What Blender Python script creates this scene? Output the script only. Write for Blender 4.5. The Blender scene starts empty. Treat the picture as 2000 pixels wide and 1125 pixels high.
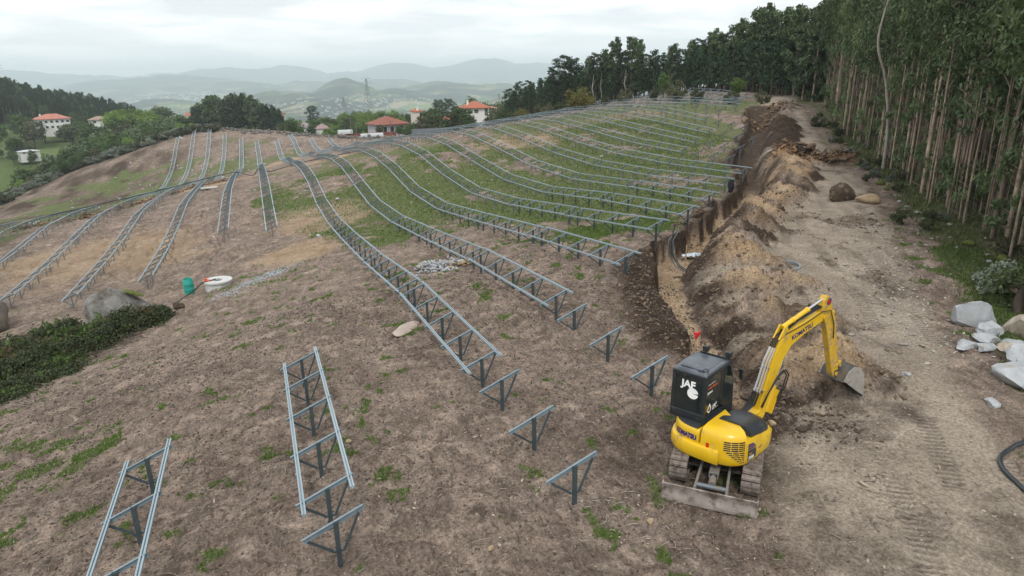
import bpy, bmesh, math, random
import numpy as np
from mathutils import Vector, Matrix
R_=math.radians
random.seed(7); RNG=np.random.default_rng(7)
S=bpy.context.scene
col=S.collection
# ---------------------------------------------------------------- camera
F_PX=1300.0; AZ=R_(20.5); PITCH=math.atan((562.5-150.0)/F_PX); ROLL=R_(1.0)
f0=Vector((math.sin(AZ)*math.cos(PITCH),math.cos(AZ)*math.cos(PITCH),-math.sin(PITCH)))
r0=Vector((math.cos(AZ),-math.sin(AZ),0.0)); u0=r0.cross(f0)
cu=u0*math.cos(ROLL)+r0*math.sin(ROLL); cr=r0*math.cos(ROLL)-u0*math.sin(ROLL)
cam_d=bpy.data.cameras.new('camera'); cam=bpy.data.objects.new('camera',cam_d); col.objects.link(cam)
m=Matrix.Identity(4)
for i in range(3): m[i][0]=cr[i]; m[i][1]=cu[i]; m[i][2]=-f0[i]
cam.matrix_world=m
cam_d.sensor_width=36.0; cam_d.lens=F_PX/2000*36; cam_d.clip_start=0.1; cam_d.clip_end=60000
S.camera=cam
# ---------------------------------------------------------------- sky
w=bpy.data.worlds.new('World'); S.world=w; w.use_nodes=True
nt=w.node_tree; nt.nodes.clear()
def nn(t,nt_=None,**k):
    n=(nt_ or nt).nodes.new(t)
    for a,b in k.items(): setattr(n,a,b)
    return n
SUN_EL=52; SUN_AZ=205   # compass-like azimuth of the sun, measured from +Y towards +X
sky=nn('ShaderNodeTexSky',sky_type='NISHITA',sun_disc=False,sun_elevation=R_(SUN_EL),sun_rotation=R_(SUN_AZ))
sky.air_density=1.0; sky.dust_density=2.0
tc=nn('ShaderNodeTexCoord'); sp=nn('ShaderNodeSeparateXYZ'); nt.links.new(tc.outputs['Generated'],sp.inputs[0])
mx=nn('ShaderNodeMath',operation='MAXIMUM'); nt.links.new(sp.outputs['Z'],mx.inputs[0]); mx.inputs[1].default_value=0.03
ad=nn('ShaderNodeMath',operation='ADD'); nt.links.new(mx.outputs[0],ad.inputs[0]); ad.inputs[1].default_value=0.10
dx=nn('ShaderNodeMath',operation='DIVIDE'); dy=nn('ShaderNodeMath',operation='DIVIDE')
nt.links.new(sp.outputs['X'],dx.inputs[0]); nt.links.new(ad.outputs[0],dx.inputs[1])
nt.links.new(sp.outputs['Y'],dy.inputs[0]); nt.links.new(ad.outputs[0],dy.inputs[1])
cb=nn('ShaderNodeCombineXYZ'); nt.links.new(dx.outputs[0],cb.inputs[0]); nt.links.new(dy.outputs[0],cb.inputs[1])
no=nn('ShaderNodeTexNoise'); no.inputs['Scale'].default_value=1.1; no.inputs['Detail'].default_value=7; no.inputs['Roughness'].default_value=0.52; no.inputs['Distortion'].default_value=0.3
nt.links.new(cb.outputs[0],no.inputs['Vector'])
rp=nn('ShaderNodeValToRGB'); nt.links.new(no.outputs['Fac'],rp.inputs[0])
e=rp.color_ramp.elements; e[0].position=0.40; e[0].color=(0.79,0.81,0.83,1); e[1].position=0.60; e[1].color=(1.18,1.17,1.15,1)
e2=rp.color_ramp.elements.new(0.5); e2.color=(0.96,0.97,0.97,1)
hz=nn('ShaderNodeMapRange'); nt.links.new(sp.outputs['Z'],hz.inputs[0]); hz.inputs[1].default_value=0.0; hz.inputs[2].default_value=0.10; hz.inputs[3].default_value=0.75; hz.inputs[4].default_value=0.0
mh=nn('ShaderNodeMix',data_type='RGBA'); nt.links.new(hz.outputs[0],mh.inputs[0]); nt.links.new(rp.outputs[0],mh.inputs[6]); mh.inputs[7].default_value=(1.22,1.21,1.19,1)
bg1=nn('ShaderNodeBackground'); nt.links.new(sky.outputs[0],bg1.inputs[0]); bg1.inputs[1].default_value=0.06
bg2=nn('ShaderNodeBackground'); nt.links.new(mh.outputs[2],bg2.inputs[0]); bg2.inputs[1].default_value=1.22
ms=nn('ShaderNodeMixShader'); ms.inputs[0].default_value=0.90
nt.links.new(bg1.outputs[0],ms.inputs[1]); nt.links.new(bg2.outputs[0],ms.inputs[2])
wo=nn('ShaderNodeOutputWorld'); nt.links.new(ms.outputs[0],wo.inputs[0])
sl=bpy.data.lights.new('sun','SUN'); sl.energy=1.5; sl.angle=R_(11); sl.color=(1,0.97,0.92)
so=bpy.data.objects.new('sun',sl); col.objects.link(so)
sd=Vector((math.sin(R_(SUN_AZ))*math.cos(R_(SUN_EL)),math.cos(R_(SUN_AZ))*math.cos(R_(SUN_EL)),math.sin(R_(SUN_EL))))
so.rotation_euler=sd.to_track_quat('Z','Y').to_euler()
S.view_settings.view_transform='Standard'; S.view_settings.look='None'; S.view_settings.exposure=0.13; S.view_settings.gamma=1
S.render.engine='CYCLES'
S.cycles.max_bounces=5; S.cycles.diffuse_bounces=2; S.cycles.glossy_bounces=2; S.cycles.transparent_max_bounces=12; S.cycles.volume_bounces=5
# ---------------------------------------------------------------- helpers
def tag(o,label=None,cat=None,group=None,kind=None):
    if label: o['label']=label
    if cat: o['category']=cat
    if group: o['group']=group
    if kind: o['kind']=kind
    return o
def empty(name,loc=(0,0,0),rz=0):
    o=bpy.data.objects.new(name,None); o.location=loc; o.rotation_euler=(0,0,rz); o.empty_display_size=0.1; col.objects.link(o); return o
def link(name,me,parent=None,loc=(0,0,0),rot=(0,0,0),sc=(1,1,1)):
    o=bpy.data.objects.new(name,me); o.location=loc; o.rotation_euler=rot; o.scale=sc; col.objects.link(o)
    if parent is not None: o.parent=parent
    return o
def npmesh(name,V,Fq,mat=None,smooth=False,k=None):
    """V (n,3) array, Fq (m,k) int array"""
    me=bpy.data.meshes.new(name); V=np.asarray(V,np.float32); Fq=np.asarray(Fq,np.int32); k=Fq.shape[1]
    me.vertices.add(len(V)); me.vertices.foreach_set('co',V.ravel())
    me.loops.add(Fq.size); me.loops.foreach_set('vertex_index',Fq.ravel())
    me.polygons.add(len(Fq)); me.polygons.foreach_set('loop_start',np.arange(0,Fq.size,k,dtype=np.int32))
    me.polygons.foreach_set('loop_total',np.full(len(Fq),k,np.int32))
    if smooth: me.polygons.foreach_set('use_smooth',np.ones(len(Fq),bool))
    me.update(calc_edges=True)
    if mat: me.materials.append(mat)
    return me
class MB:
    def __init__(s,xf=None): s.v=[]; s.f=[]; s.xf=xf
    def add(s,vs,fs):
        b=len(s.v)
        if s.xf: vs=[s.xf(p) for p in vs]
        s.v+= [tuple(p) for p in vs]; s.f+=[tuple(b+i for i in f) for f in fs]; return s
    def box(s,c,d,rz=0,M=None):
        x,y,z=[q/2 for q in d]; P=[]
        for sx,sy,sz in ((-1,-1,-1),(1,-1,-1),(1,1,-1),(-1,1,-1),(-1,-1,1),(1,-1,1),(1,1,1),(-1,1,1)):
            p=Vector((sx*x,sy*y,sz*z))
            if M is not None: p=M@p
            if rz: p=Matrix.Rotation(rz,3,'Z')@p
            P.append((p.x+c[0],p.y+c[1],p.z+c[2]))
        return s.add(P,[(0,3,2,1),(4,5,6,7),(0,1,5,4),(1,2,6,5),(2,3,7,6),(3,0,4,7)])
    def bar(s,a,b,w,h,up=(0,0,1)):
        a=Vector(a); b=Vector(b); d=(b-a).normalized(); u=Vector(up)
        if abs(d.dot(u))>.98: u=Vector((1,0,0))
        r=d.cross(u).normalized(); u=r.cross(d)
        P=[]
        for e in (a,b):
            for i,j in ((-1,-1),(1,-1),(1,1),(-1,1)): P.append(e+r*(i*w/2)+u*(j*h/2))
        return s.add(P,[(3,2,1,0),(4,5,6,7),(0,1,5,4),(1,2,6,5),(2,3,7,6),(3,0,4,7)])
    def tube(s,pts,r,n=8,cap=True,closed=False):
        pts=[Vector(p) for p in pts]; rr=r if isinstance(r,(list,tuple)) else [r]*len(pts)
        P=[];m=len(pts); prev=None
        for i,p in enumerate(pts):
            if closed: d=(pts[(i+1)%m]-pts[i-1]).normalized()
            else: d=(pts[min(i+1,m-1)]-pts[max(i-1,0)]).normalized()
            if prev is None:
                u=Vector((0,0,1)) if abs(d.z)<.9 else Vector((1,0,0)); a=d.cross(u).normalized()
            else: a=(prev-d*prev.dot(d)).normalized()
            prev=a; b=d.cross(a)
            for k in range(n):
                t=2*math.pi*k/n; P.append(p+(a*math.cos(t)+b*math.sin(t))*rr[i])
        Fc=[]
        for i in range(m if closed else m-1):
            for k in range(n):
                j=(i+1)%m; Fc.append((i*n+k,i*n+(k+1)%n,j*n+(k+1)%n,j*n+k))
        if cap and not closed: Fc+= [tuple(range(n-1,-1,-1)),tuple((m-1)*n+k for k in range(n))]
        return s.add(P,Fc)
    def prism(s,poly,a,b,axis='x',xf=None):
        """poly in 2D; axis x: (y,z) polygons extruded x from a to b; axis z: (x,y)"""
        n=len(poly)
        mk={'x':lambda t,p:(t,p[0],p[1]),'z':lambda t,p:(p[0],p[1],t),'y':lambda t,p:(p[0],t,p[1])}[axis]
        P=[mk(a,p) for p in poly]+[mk(b,p) for p in poly]
        if xf: P=[xf(p) for p in P]
        return s.add(P,[tuple(range(n-1,-1,-1)),tuple(range(n,2*n))]+[(i,(i+1)%n,n+(i+1)%n,n+i) for i in range(n)])
    def lathe(s,prof,c=(0,0,0),n=16,cap=True):
        P=[];m=len(prof)
        for r,z in prof:
            for k in range(n):
                t=2*math.pi*k/n; P.append((c[0]+r*math.cos(t),c[1]+r*math.sin(t),c[2]+z))
        Fc=[(i*n+k,i*n+(k+1)%n,(i+1)*n+(k+1)%n,(i+1)*n+k) for i in range(m-1) for k in range(n)]
        if cap: Fc+=[tuple(range(n-1,-1,-1)),tuple((m-1)*n+k for k in range(n))]
        return s.add(P,Fc)
    def mesh(s,name,mat,smooth=False,bevel=0,seg=2):
        me=bpy.data.meshes.new(name); me.from_pydata([tuple(p) for p in s.v],[],s.f)
        if mat: me.materials.append(mat)
        bm=bmesh.new(); bm.from_mesh(me)
        bmesh.ops.recalc_face_normals(bm,faces=bm.faces)
        if bevel:
            es=[e for e in bm.edges if len(e.link_faces)==2 and e.calc_face_angle(0)>R_(28)]
            bmesh.ops.bevel(bm,geom=es,offset=bevel,segments=seg,profile=.5,affect='EDGES',clamp_overlap=True)
        bm.to_mesh(me); bm.free()
        if smooth:
            me.polygons.foreach_set('use_smooth',np.ones(len(me.polygons),bool))
            me.set_sharp_from_angle(angle=R_(38))
        return me
    def build(s,name,mat,parent=None,smooth=False,bevel=0,seg=2,label=None):
        o=link(name,s.mesh(name,mat,smooth,bevel,seg),parent)
        if label: o['label']=label
        return o
# ---------------------------------------------------------------- materials
def lk(t,a,b): t.links.new(a,b)
def mat(name,c,rough=.7,metal=0.,var=.12,scale=6.,bump=.0,bscale=30.,dirt=None,dirtamt=.0,dscale=4.,coat=0.,objvar=0.,spec=None,coord='Object'):
    m=bpy.data.materials.new(name); m.use_nodes=True; t=m.node_tree; b=t.nodes['Principled BSDF']
    b.inputs['Roughness'].default_value=rough; b.inputs['Metallic'].default_value=metal
    if coat: b.inputs['Coat Weight'].default_value=coat; b.inputs['Coat Roughness'].default_value=.15
    if spec is not None: b.inputs['Specular IOR Level'].default_value=spec
    tcn=t.nodes.new('ShaderNodeTexCoord'); co_=tcn.outputs[coord]
    n=t.nodes.new('ShaderNodeTexNoise'); n.inputs['Scale'].default_value=scale; n.inputs['Detail'].default_value=6; lk(t,co_,n.inputs['Vector'])
    r=t.nodes.new('ShaderNodeMapRange'); r.inputs[1].default_value=.3; r.inputs[2].default_value=.7; r.inputs[3].default_value=1-var; r.inputs[4].default_value=1+var; lk(t,n.outputs['Fac'],r.inputs[0])
    x=t.nodes.new('ShaderNodeVectorMath'); x.operation='SCALE'; x.inputs[0].default_value=c[:3]; lk(t,r.outputs[0],x.inputs['Scale']); out=x.outputs[0]
    if objvar:
        oi=t.nodes.new('ShaderNodeObjectInfo'); r2=t.nodes.new('ShaderNodeMapRange'); r2.inputs[3].default_value=1-objvar; r2.inputs[4].default_value=1+objvar; lk(t,oi.outputs['Random'],r2.inputs[0])
        x2=t.nodes.new('ShaderNodeVectorMath'); x2.operation='SCALE'; lk(t,out,x2.inputs[0]); lk(t,r2.outputs[0],x2.inputs['Scale']); out=x2.outputs[0]
    if dirt:
        n2=t.nodes.new('ShaderNodeTexNoise'); n2.inputs['Scale'].default_value=dscale; n2.inputs['Detail'].default_value=9; n2.inputs['Roughness'].default_value=.65; lk(t,co_,n2.inputs['Vector'])
        r3=t.nodes.new('ShaderNodeMapRange'); th=.72-.44*dirtamt; r3.inputs[1].default_value=th-.06; r3.inputs[2].default_value=th+.1; lk(t,n2.outputs['Fac'],r3.inputs[0])
        mm=t.nodes.new('ShaderNodeMix'); mm.data_type='RGBA'; lk(t,r3.outputs[0],mm.inputs[0]); lk(t,out,mm.inputs[6]); mm.inputs[7].default_value=(*dirt,1); out=mm.outputs[2]
        rr=t.nodes.new('ShaderNodeMapRange'); rr.inputs[3].default_value=rough; rr.inputs[4].default_value=.92; lk(t,r3.outputs[0],rr.inputs[0]); lk(t,rr.outputs[0],b.inputs['Roughness'])
        rm=t.nodes.new('ShaderNodeMapRange'); rm.inputs[3].default_value=metal; rm.inputs[4].default_value=0; lk(t,r3.outputs[0],rm.inputs[0]); lk(t,rm.outputs[0],b.inputs['Metallic'])
    lk(t,out,b.inputs['Base Color'])
    if bump:
        n3=t.nodes.new('ShaderNodeTexNoise'); n3.inputs['Scale'].default_value=bscale; n3.inputs['Detail'].default_value=8; n3.inputs['Roughness'].default_value=.6; lk(t,co_,n3.inputs['Vector'])
        bp=t.nodes.new('ShaderNodeBump'); bp.inputs['Strength'].default_value=min(1,bump); bp.inputs['Distance'].default_value=.05*max(1,bump); lk(t,n3.outputs['Fac'],bp.inputs['Height']); lk(t,bp.outputs[0],b.inputs['Normal'])
    return m
def leafmat(name,c1,c2,hue=.25,trans=.25,rough=.55):
    m=bpy.data.materials.new(name); m.use_nodes=True; t=m.node_tree; b=t.nodes['Principled BSDF']
    b.inputs['Roughness'].default_value=rough; b.inputs['Specular IOR Level'].default_value=.35
    g=t.nodes.new('ShaderNodeNewGeometry'); oi=t.nodes.new('ShaderNodeObjectInfo')
    mm=t.nodes.new('ShaderNodeMix'); mm.data_type='RGBA'; mm.inputs[6].default_value=(*c1,1); mm.inputs[7].default_value=(*c2,1)
    lk(t,g.outputs['Random Per Island'],mm.inputs[0])
    r2=t.nodes.new('ShaderNodeMapRange'); r2.inputs[3].default_value=1-hue; r2.inputs[4].default_value=1+hue; lk(t,oi.outputs['Random'],r2.inputs[0])
    x2=t.nodes.new('ShaderNodeVectorMath'); x2.operation='SCALE'; lk(t,mm.outputs[2],x2.inputs[0]); lk(t,r2.outputs[0],x2.inputs['Scale'])
    lk(t,x2.outputs[0],b.inputs['Base Color'])
    tr=t.nodes.new('ShaderNodeBsdfTranslucent'); lk(t,x2.outputs[0],tr.inputs['Color'])
    mxs=t.nodes.new('ShaderNodeMixShader'); mxs.inputs[0].default_value=trans; lk(t,b.outputs[0],mxs.inputs[1]); lk(t,tr.outputs[0],mxs.inputs[2])
    lk(t,mxs.outputs[0],t.nodes['Material Output'].inputs['Surface'])
    return m
# ---------------------------------------------------------------- numpy noise
def _h(i,j,s):
    i=i.astype(np.int64); j=j.astype(np.int64)
    n=(i*374761393+j*668265263+s*1442695041)&0xFFFFFFFF
    n=((n^(n>>13))*1274126177)&0xFFFFFFFF
    return ((n^(n>>16))&0xFFFFFF)/float(0xFFFFFF)
def vn(x,y,s=0):
    x=np.asarray(x,float); y=np.asarray(y,float); i=np.floor(x); j=np.floor(y); u=x-i; v=y-j
    u=u*u*u*(u*(u*6-15)+10); v=v*v*v*(v*(v*6-15)+10)
    return (_h(i,j,s)*(1-u)+_h(i+1,j,s)*u)*(1-v)+(_h(i,j+1,s)*(1-u)+_h(i+1,j+1,s)*u)*v
def fbm(x,y,o=4,s=0,g=.5):
    a=1.;t=0.;n=0.; c,sn=math.cos(.6),math.sin(.6)
    for k in range(o):
        t=t+a*(vn(x,y,s+k)-.5); n+=a; a*=g; x,y=(x*c-y*sn)*2.03+11.3,(x*sn+y*c)*2.03+5.7
    return t/n*2
def ss(a,b,x):
    t=np.clip((x-a)/(b-a),0,1); return t*t*(3-2*t)
# ---------------------------------------------------------------- surveyed site heights (decimetres, 8 m B-spline lattice)
CO=np.array([
[-224,-229,-234,-240,-245,-251,-256,-261,-266,-270,-274,-278,-282,-286,-290,-295,-300,-305,-311,-316,-321,-326,-330,-335,-339,-343,-347,-350,-354,-358,-361,-364,-368,-371,-374,-377,-381,-385,-390,-394,-400,-405,-410],
[-209,-214,-220,-225,-230,-236,-241,-246,-251,-255,-259,-263,-266,-270,-274,-279,-284,-290,-296,-301,-306,-311,-316,-320,-324,-327,-330,-333,-336,-339,-342,-344,-347,-350,-353,-356,-360,-364,-369,-374,-380,-385,-390],
[-194,-199,-205,-210,-216,-221,-226,-231,-236,-240,-244,-247,-250,-254,-258,-263,-268,-274,-280,-286,-292,-297,-301,-305,-309,-312,-314,-316,-318,-320,-322,-324,-326,-328,-331,-335,-339,-344,-349,-354,-360,-365,-371],
[-179,-184,-190,-195,-201,-206,-212,-216,-221,-225,-228,-231,-234,-238,-242,-247,-252,-259,-265,-272,-278,-283,-287,-291,-295,-297,-299,-300,-300,-301,-301,-302,-304,-306,-309,-313,-318,-323,-328,-334,-340,-346,-352],
[-165,-170,-175,-180,-186,-191,-197,-202,-206,-210,-212,-215,-217,-221,-225,-230,-236,-243,-250,-258,-264,-269,-274,-278,-282,-284,-285,-284,-283,-281,-280,-279,-280,-282,-286,-291,-296,-302,-308,-314,-320,-327,-333],
[-151,-156,-160,-166,-171,-177,-182,-187,-191,-195,-197,-199,-201,-203,-207,-213,-220,-228,-236,-244,-250,-256,-261,-266,-270,-272,-272,-270,-266,-261,-257,-255,-255,-258,-262,-268,-275,-282,-288,-295,-302,-308,-315],
[-137,-142,-146,-151,-156,-162,-168,-172,-177,-179,-181,-183,-184,-186,-190,-195,-203,-212,-222,-230,-238,-244,-250,-256,-261,-263,-262,-258,-250,-242,-234,-230,-229,-233,-239,-246,-254,-262,-269,-276,-283,-290,-297],
[-124,-128,-132,-137,-142,-148,-153,-159,-163,-165,-166,-167,-169,-170,-172,-178,-187,-198,-209,-218,-225,-233,-240,-247,-253,-256,-254,-247,-236,-223,-211,-204,-203,-209,-216,-225,-234,-243,-251,-258,-266,-273,-280],
[-112,-115,-119,-123,-128,-134,-140,-146,-151,-153,-153,-154,-156,-155,-156,-163,-172,-184,-196,-205,-213,-221,-229,-238,-245,-248,-245,-238,-224,-204,-188,-178,-178,-186,-196,-206,-216,-225,-234,-242,-250,-258,-265],
[-101,-104,-107,-110,-114,-120,-126,-134,-141,-143,-142,-143,-146,-143,-143,-151,-160,-171,-182,-190,-198,-207,-217,-226,-235,-236,-232,-226,-210,-187,-168,-154,-155,-167,-179,-189,-199,-209,-218,-227,-235,-243,-251],
[-92,-94,-96,-98,-101,-106,-112,-122,-132,-137,-137,-138,-139,-134,-136,-143,-150,-157,-165,-172,-182,-191,-201,-210,-217,-216,-211,-206,-190,-173,-155,-137,-138,-153,-166,-176,-187,-196,-206,-214,-223,-231,-239],
[-84,-86,-87,-88,-90,-92,-95,-107,-120,-126,-131,-133,-134,-129,-130,-135,-138,-143,-150,-157,-166,-175,-185,-193,-197,-195,-190,-184,-174,-164,-148,-133,-134,-145,-157,-168,-177,-187,-196,-204,-212,-220,-228],
[-79,-80,-81,-82,-81,-80,-78,-88,-101,-109,-116,-123,-125,-116,-115,-120,-125,-131,-139,-144,-150,-159,-169,-176,-179,-172,-163,-161,-157,-151,-141,-133,-134,-142,-153,-162,-171,-180,-188,-196,-204,-211,-219],
[-76,-77,-79,-80,-81,-84,-83,-83,-93,-99,-107,-111,-110,-99,-100,-102,-108,-116,-126,-129,-134,-144,-154,-163,-167,-158,-147,-146,-146,-144,-139,-135,-137,-144,-152,-160,-168,-175,-183,-190,-197,-204,-211],
[-74,-76,-78,-79,-81,-84,-77,-68,-83,-90,-101,-103,-98,-87,-86,-87,-93,-101,-111,-114,-120,-131,-142,-152,-158,-154,-147,-143,-143,-141,-139,-139,-141,-146,-152,-159,-165,-172,-178,-185,-192,-198,-204],
[-74,-76,-78,-80,-82,-84,-82,-74,-80,-82,-92,-95,-91,-82,-76,-74,-81,-89,-98,-105,-113,-123,-134,-143,-150,-151,-148,-144,-142,-142,-141,-142,-145,-148,-153,-159,-164,-170,-176,-181,-187,-193,-199],
[-74,-76,-77,-80,-82,-84,-82,-78,-77,-77,-82,-82,-82,-74,-68,-65,-72,-80,-88,-98,-107,-116,-126,-136,-142,-145,-145,-143,-142,-142,-143,-145,-147,-151,-155,-159,-163,-168,-173,-178,-183,-189,-194],
[-74,-75,-77,-78,-80,-81,-80,-77,-75,-75,-76,-75,-73,-68,-64,-60,-64,-71,-80,-90,-100,-109,-118,-127,-134,-139,-141,-141,-141,-142,-143,-146,-148,-152,-155,-159,-162,-166,-171,-175,-180,-185,-190],
[-73,-74,-75,-76,-77,-77,-76,-74,-72,-72,-72,-70,-65,-58,-53,-53,-57,-62,-70,-80,-90,-100,-109,-118,-126,-132,-135,-137,-138,-140,-142,-145,-148,-151,-154,-158,-161,-164,-168,-172,-176,-181,-186],
[-72,-72,-73,-74,-74,-73,-72,-69,-68,-67,-66,-64,-59,-50,-45,-47,-49,-53,-59,-68,-78,-88,-98,-108,-116,-123,-128,-131,-134,-136,-139,-142,-146,-149,-152,-155,-158,-162,-165,-169,-173,-177,-182],
[-70,-70,-70,-70,-70,-69,-67,-65,-62,-61,-60,-57,-52,-44,-43,-44,-43,-44,-48,-56,-65,-76,-86,-96,-106,-114,-120,-124,-128,-131,-135,-138,-142,-145,-149,-152,-155,-158,-162,-165,-169,-173,-177],
[-68,-68,-68,-67,-66,-65,-63,-60,-58,-56,-54,-52,-48,-46,-47,-46,-40,-37,-39,-45,-53,-63,-74,-84,-94,-103,-110,-116,-121,-125,-129,-133,-137,-141,-144,-148,-151,-154,-158,-161,-165,-169,-173],
[-66,-65,-65,-64,-63,-61,-59,-57,-54,-52,-50,-49,-47,-46,-47,-45,-37,-32,-32,-36,-42,-52,-62,-73,-83,-92,-100,-107,-113,-118,-123,-127,-132,-136,-139,-143,-146,-150,-153,-157,-161,-165,-169],
[-63,-62,-62,-61,-59,-58,-56,-54,-52,-49,-48,-46,-44,-43,-42,-38,-32,-27,-26,-29,-34,-43,-52,-62,-72,-82,-90,-97,-104,-110,-116,-121,-125,-130,-134,-137,-141,-144,-148,-152,-156,-160,-164],
[-60,-60,-59,-58,-56,-55,-53,-51,-49,-47,-45,-43,-41,-39,-36,-32,-26,-22,-21,-23,-28,-35,-43,-53,-62,-72,-80,-88,-96,-102,-108,-114,-119,-123,-128,-132,-136,-139,-143,-147,-151,-155,-159],
[-58,-57,-56,-54,-53,-51,-50,-48,-46,-44,-41,-39,-36,-34,-30,-26,-21,-18,-16,-18,-21,-28,-35,-44,-53,-62,-71,-79,-87,-94,-101,-106,-112,-117,-122,-126,-130,-134,-138,-142,-146,-150,-154],
[-55,-54,-52,-51,-50,-48,-46,-44,-42,-40,-38,-35,-32,-29,-25,-20,-16,-13,-11,-12,-15,-21,-28,-36,-45,-54,-62,-71,-79,-86,-93,-99,-105,-110,-115,-120,-124,-129,-133,-137,-141,-145,-149],
[-52,-51,-49,-48,-47,-45,-43,-41,-39,-36,-34,-31,-27,-24,-19,-15,-11,-8,-6,-6,-9,-14,-20,-28,-36,-45,-54,-62,-70,-78,-85,-92,-98,-104,-109,-114,-119,-123,-127,-132,-136,-140,-144],
],float)/10
def T(x,y):
    x=np.asarray(x,float); y=np.asarray(y,float); z=0.
    u=(np.clip(x,-87,110)+88.)/8.; v=(np.clip(y,-23,285)+24.)/8.
    i=np.floor(u).astype(int); j=np.floor(v).astype(int); f=u-i; g=v-j
    B=lambda f:[(1-f)**3/6,(3*f**3-6*f**2+4)/6,(-3*f**3+3*f**2+3*f+1)/6,f**3/6]
    bx=B(f); by=B(g)
    for a in range(4):
        for b in range(4): z=z+bx[a]*by[b]*CO[np.clip(i+a,0,27),np.clip(j+b,0,42)]
    # bank falling away at the western edge of the field
    e=-50.+6*np.sin(y/37.)
    z=z-ss(0,34,e-x)*9.*ss(60,120,y)
    z=z-6.5*ss(0,38,y-np.interp(x,[-60,-30,-5,8.6,17.8,40,80,110],[345,290,219,205,189,172,160,150]))
    return z
def polyd(x,y,P):
    """distance to polyline, signed side (+ right of travel), param index"""
    best=np.full(x.shape,1e9); side=np.zeros(x.shape); par=np.zeros(x.shape)
    for k in range(len(P)-1):
        ax,ay=P[k][:2]; bx,by=P[k+1][:2]; dx,dy=bx-ax,by-ay; L2=dx*dx+dy*dy
        t=np.clip(((x-ax)*dx+(y-ay)*dy)/L2,0,1); qx=x-ax-t*dx; qy=y-ay-t*dy; d=np.hypot(qx,qy)
        m=d<best; best=np.where(m,d,best); side=np.where(m,np.sign((x-ax)*dy-(y-ay)*dx),side); par=np.where(m,k+t,par)
    return best,side,par
TR=[(10.9,12.6),(12.0,15.0),(12.7,16.9),(13.4,18.9),(14.3,20.9),(15.6,22.9),(17.6,25.2),(20.2,27.4),(23.0,29.9),(26.8,33.3),(31.2,37.1),(36.6,42.7),(41,49.),(44.5,53),(49.5,58.5),(54.8,64.2),(60,70.5),(64,75)]
HP=[(13.0,12.5,.75),(14.2,14.6,1.0),(15.3,17.0,1.1),(16.6,19.2,1.0),(17.5,21.2,1.25),(19.0,23.5,.8),(21.4,26.0,1.0),(24.3,28.4,1.2),(27.4,30.6,1.05),(31.,33.6,1.25),(34.6,37.0,1.3),(38.8,41.4,1.25),(43.4,46.8,.9),(49.0,53.2,1.5),(54.4,60.,1.7),(60.6,66.5,1.3),(66.7,72.5,1.0)]
HPw=[1.7,2.2,2.6,2.5,2.4,2.1,2.3,2.3,2.3,2.4,2.4,2.2,2.2,2.6,2.7,2.4,2.]
TRACKL=[(13.5,3.),(14.8,7.5),(17.0,10.6),(20.6,14.2),(25.3,19.3),(29.,23.2),(33,27.4),(41,36.4),(48.4,46.4),(57.5,58.),(67,70.5),(80,85)]
CR=random.Random(17); CONES=[]
for _k in range(len(HP)-1):
    _a,_b=HP[_k],HP[_k+1]; _L=math.hypot(_b[0]-_a[0],_b[1]-_a[1]); _n=max(1,int(_L/1.7))
    for _i in range(_n):
        _t=(_i+CR.uniform(.1,.9))/_n; _hh=(_a[2]*(1-_t)+_b[2]*_t)*CR.uniform(.75,1.2)*(1 if _k<12 else .72); _o=CR.uniform(-.5,.5); _dx,_dy=(_b[0]-_a[0])/_L,(_b[1]-_a[1])/_L
        CONES.append((_a[0]+(_b[0]-_a[0])*_t+_dy*_o,_a[1]+(_b[1]-_a[1])*_t-_dx*_o,_hh,CR.uniform(1.2,1.5),CR.random(),_dx,_dy,_k+_t))
CONES+=[(13.6,12.5,1.0,1.5,.7,.6,.8,.1),(14.3,13.4,1.1,1.45,.9,.6,.8,.3),(12.9,13.6,.95,1.5,.6,.6,.8,.1),(14.7,12.4,.65,1.6,.8,.6,.8,.1),(12.4,12.2,.5,1.6,.1,.6,.8,.1),(16.2,15.6,.75,1.5,.9,.6,.8,1.),(18.0,18.2,.65,1.5,1.,.6,.8,2.)]
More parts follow.
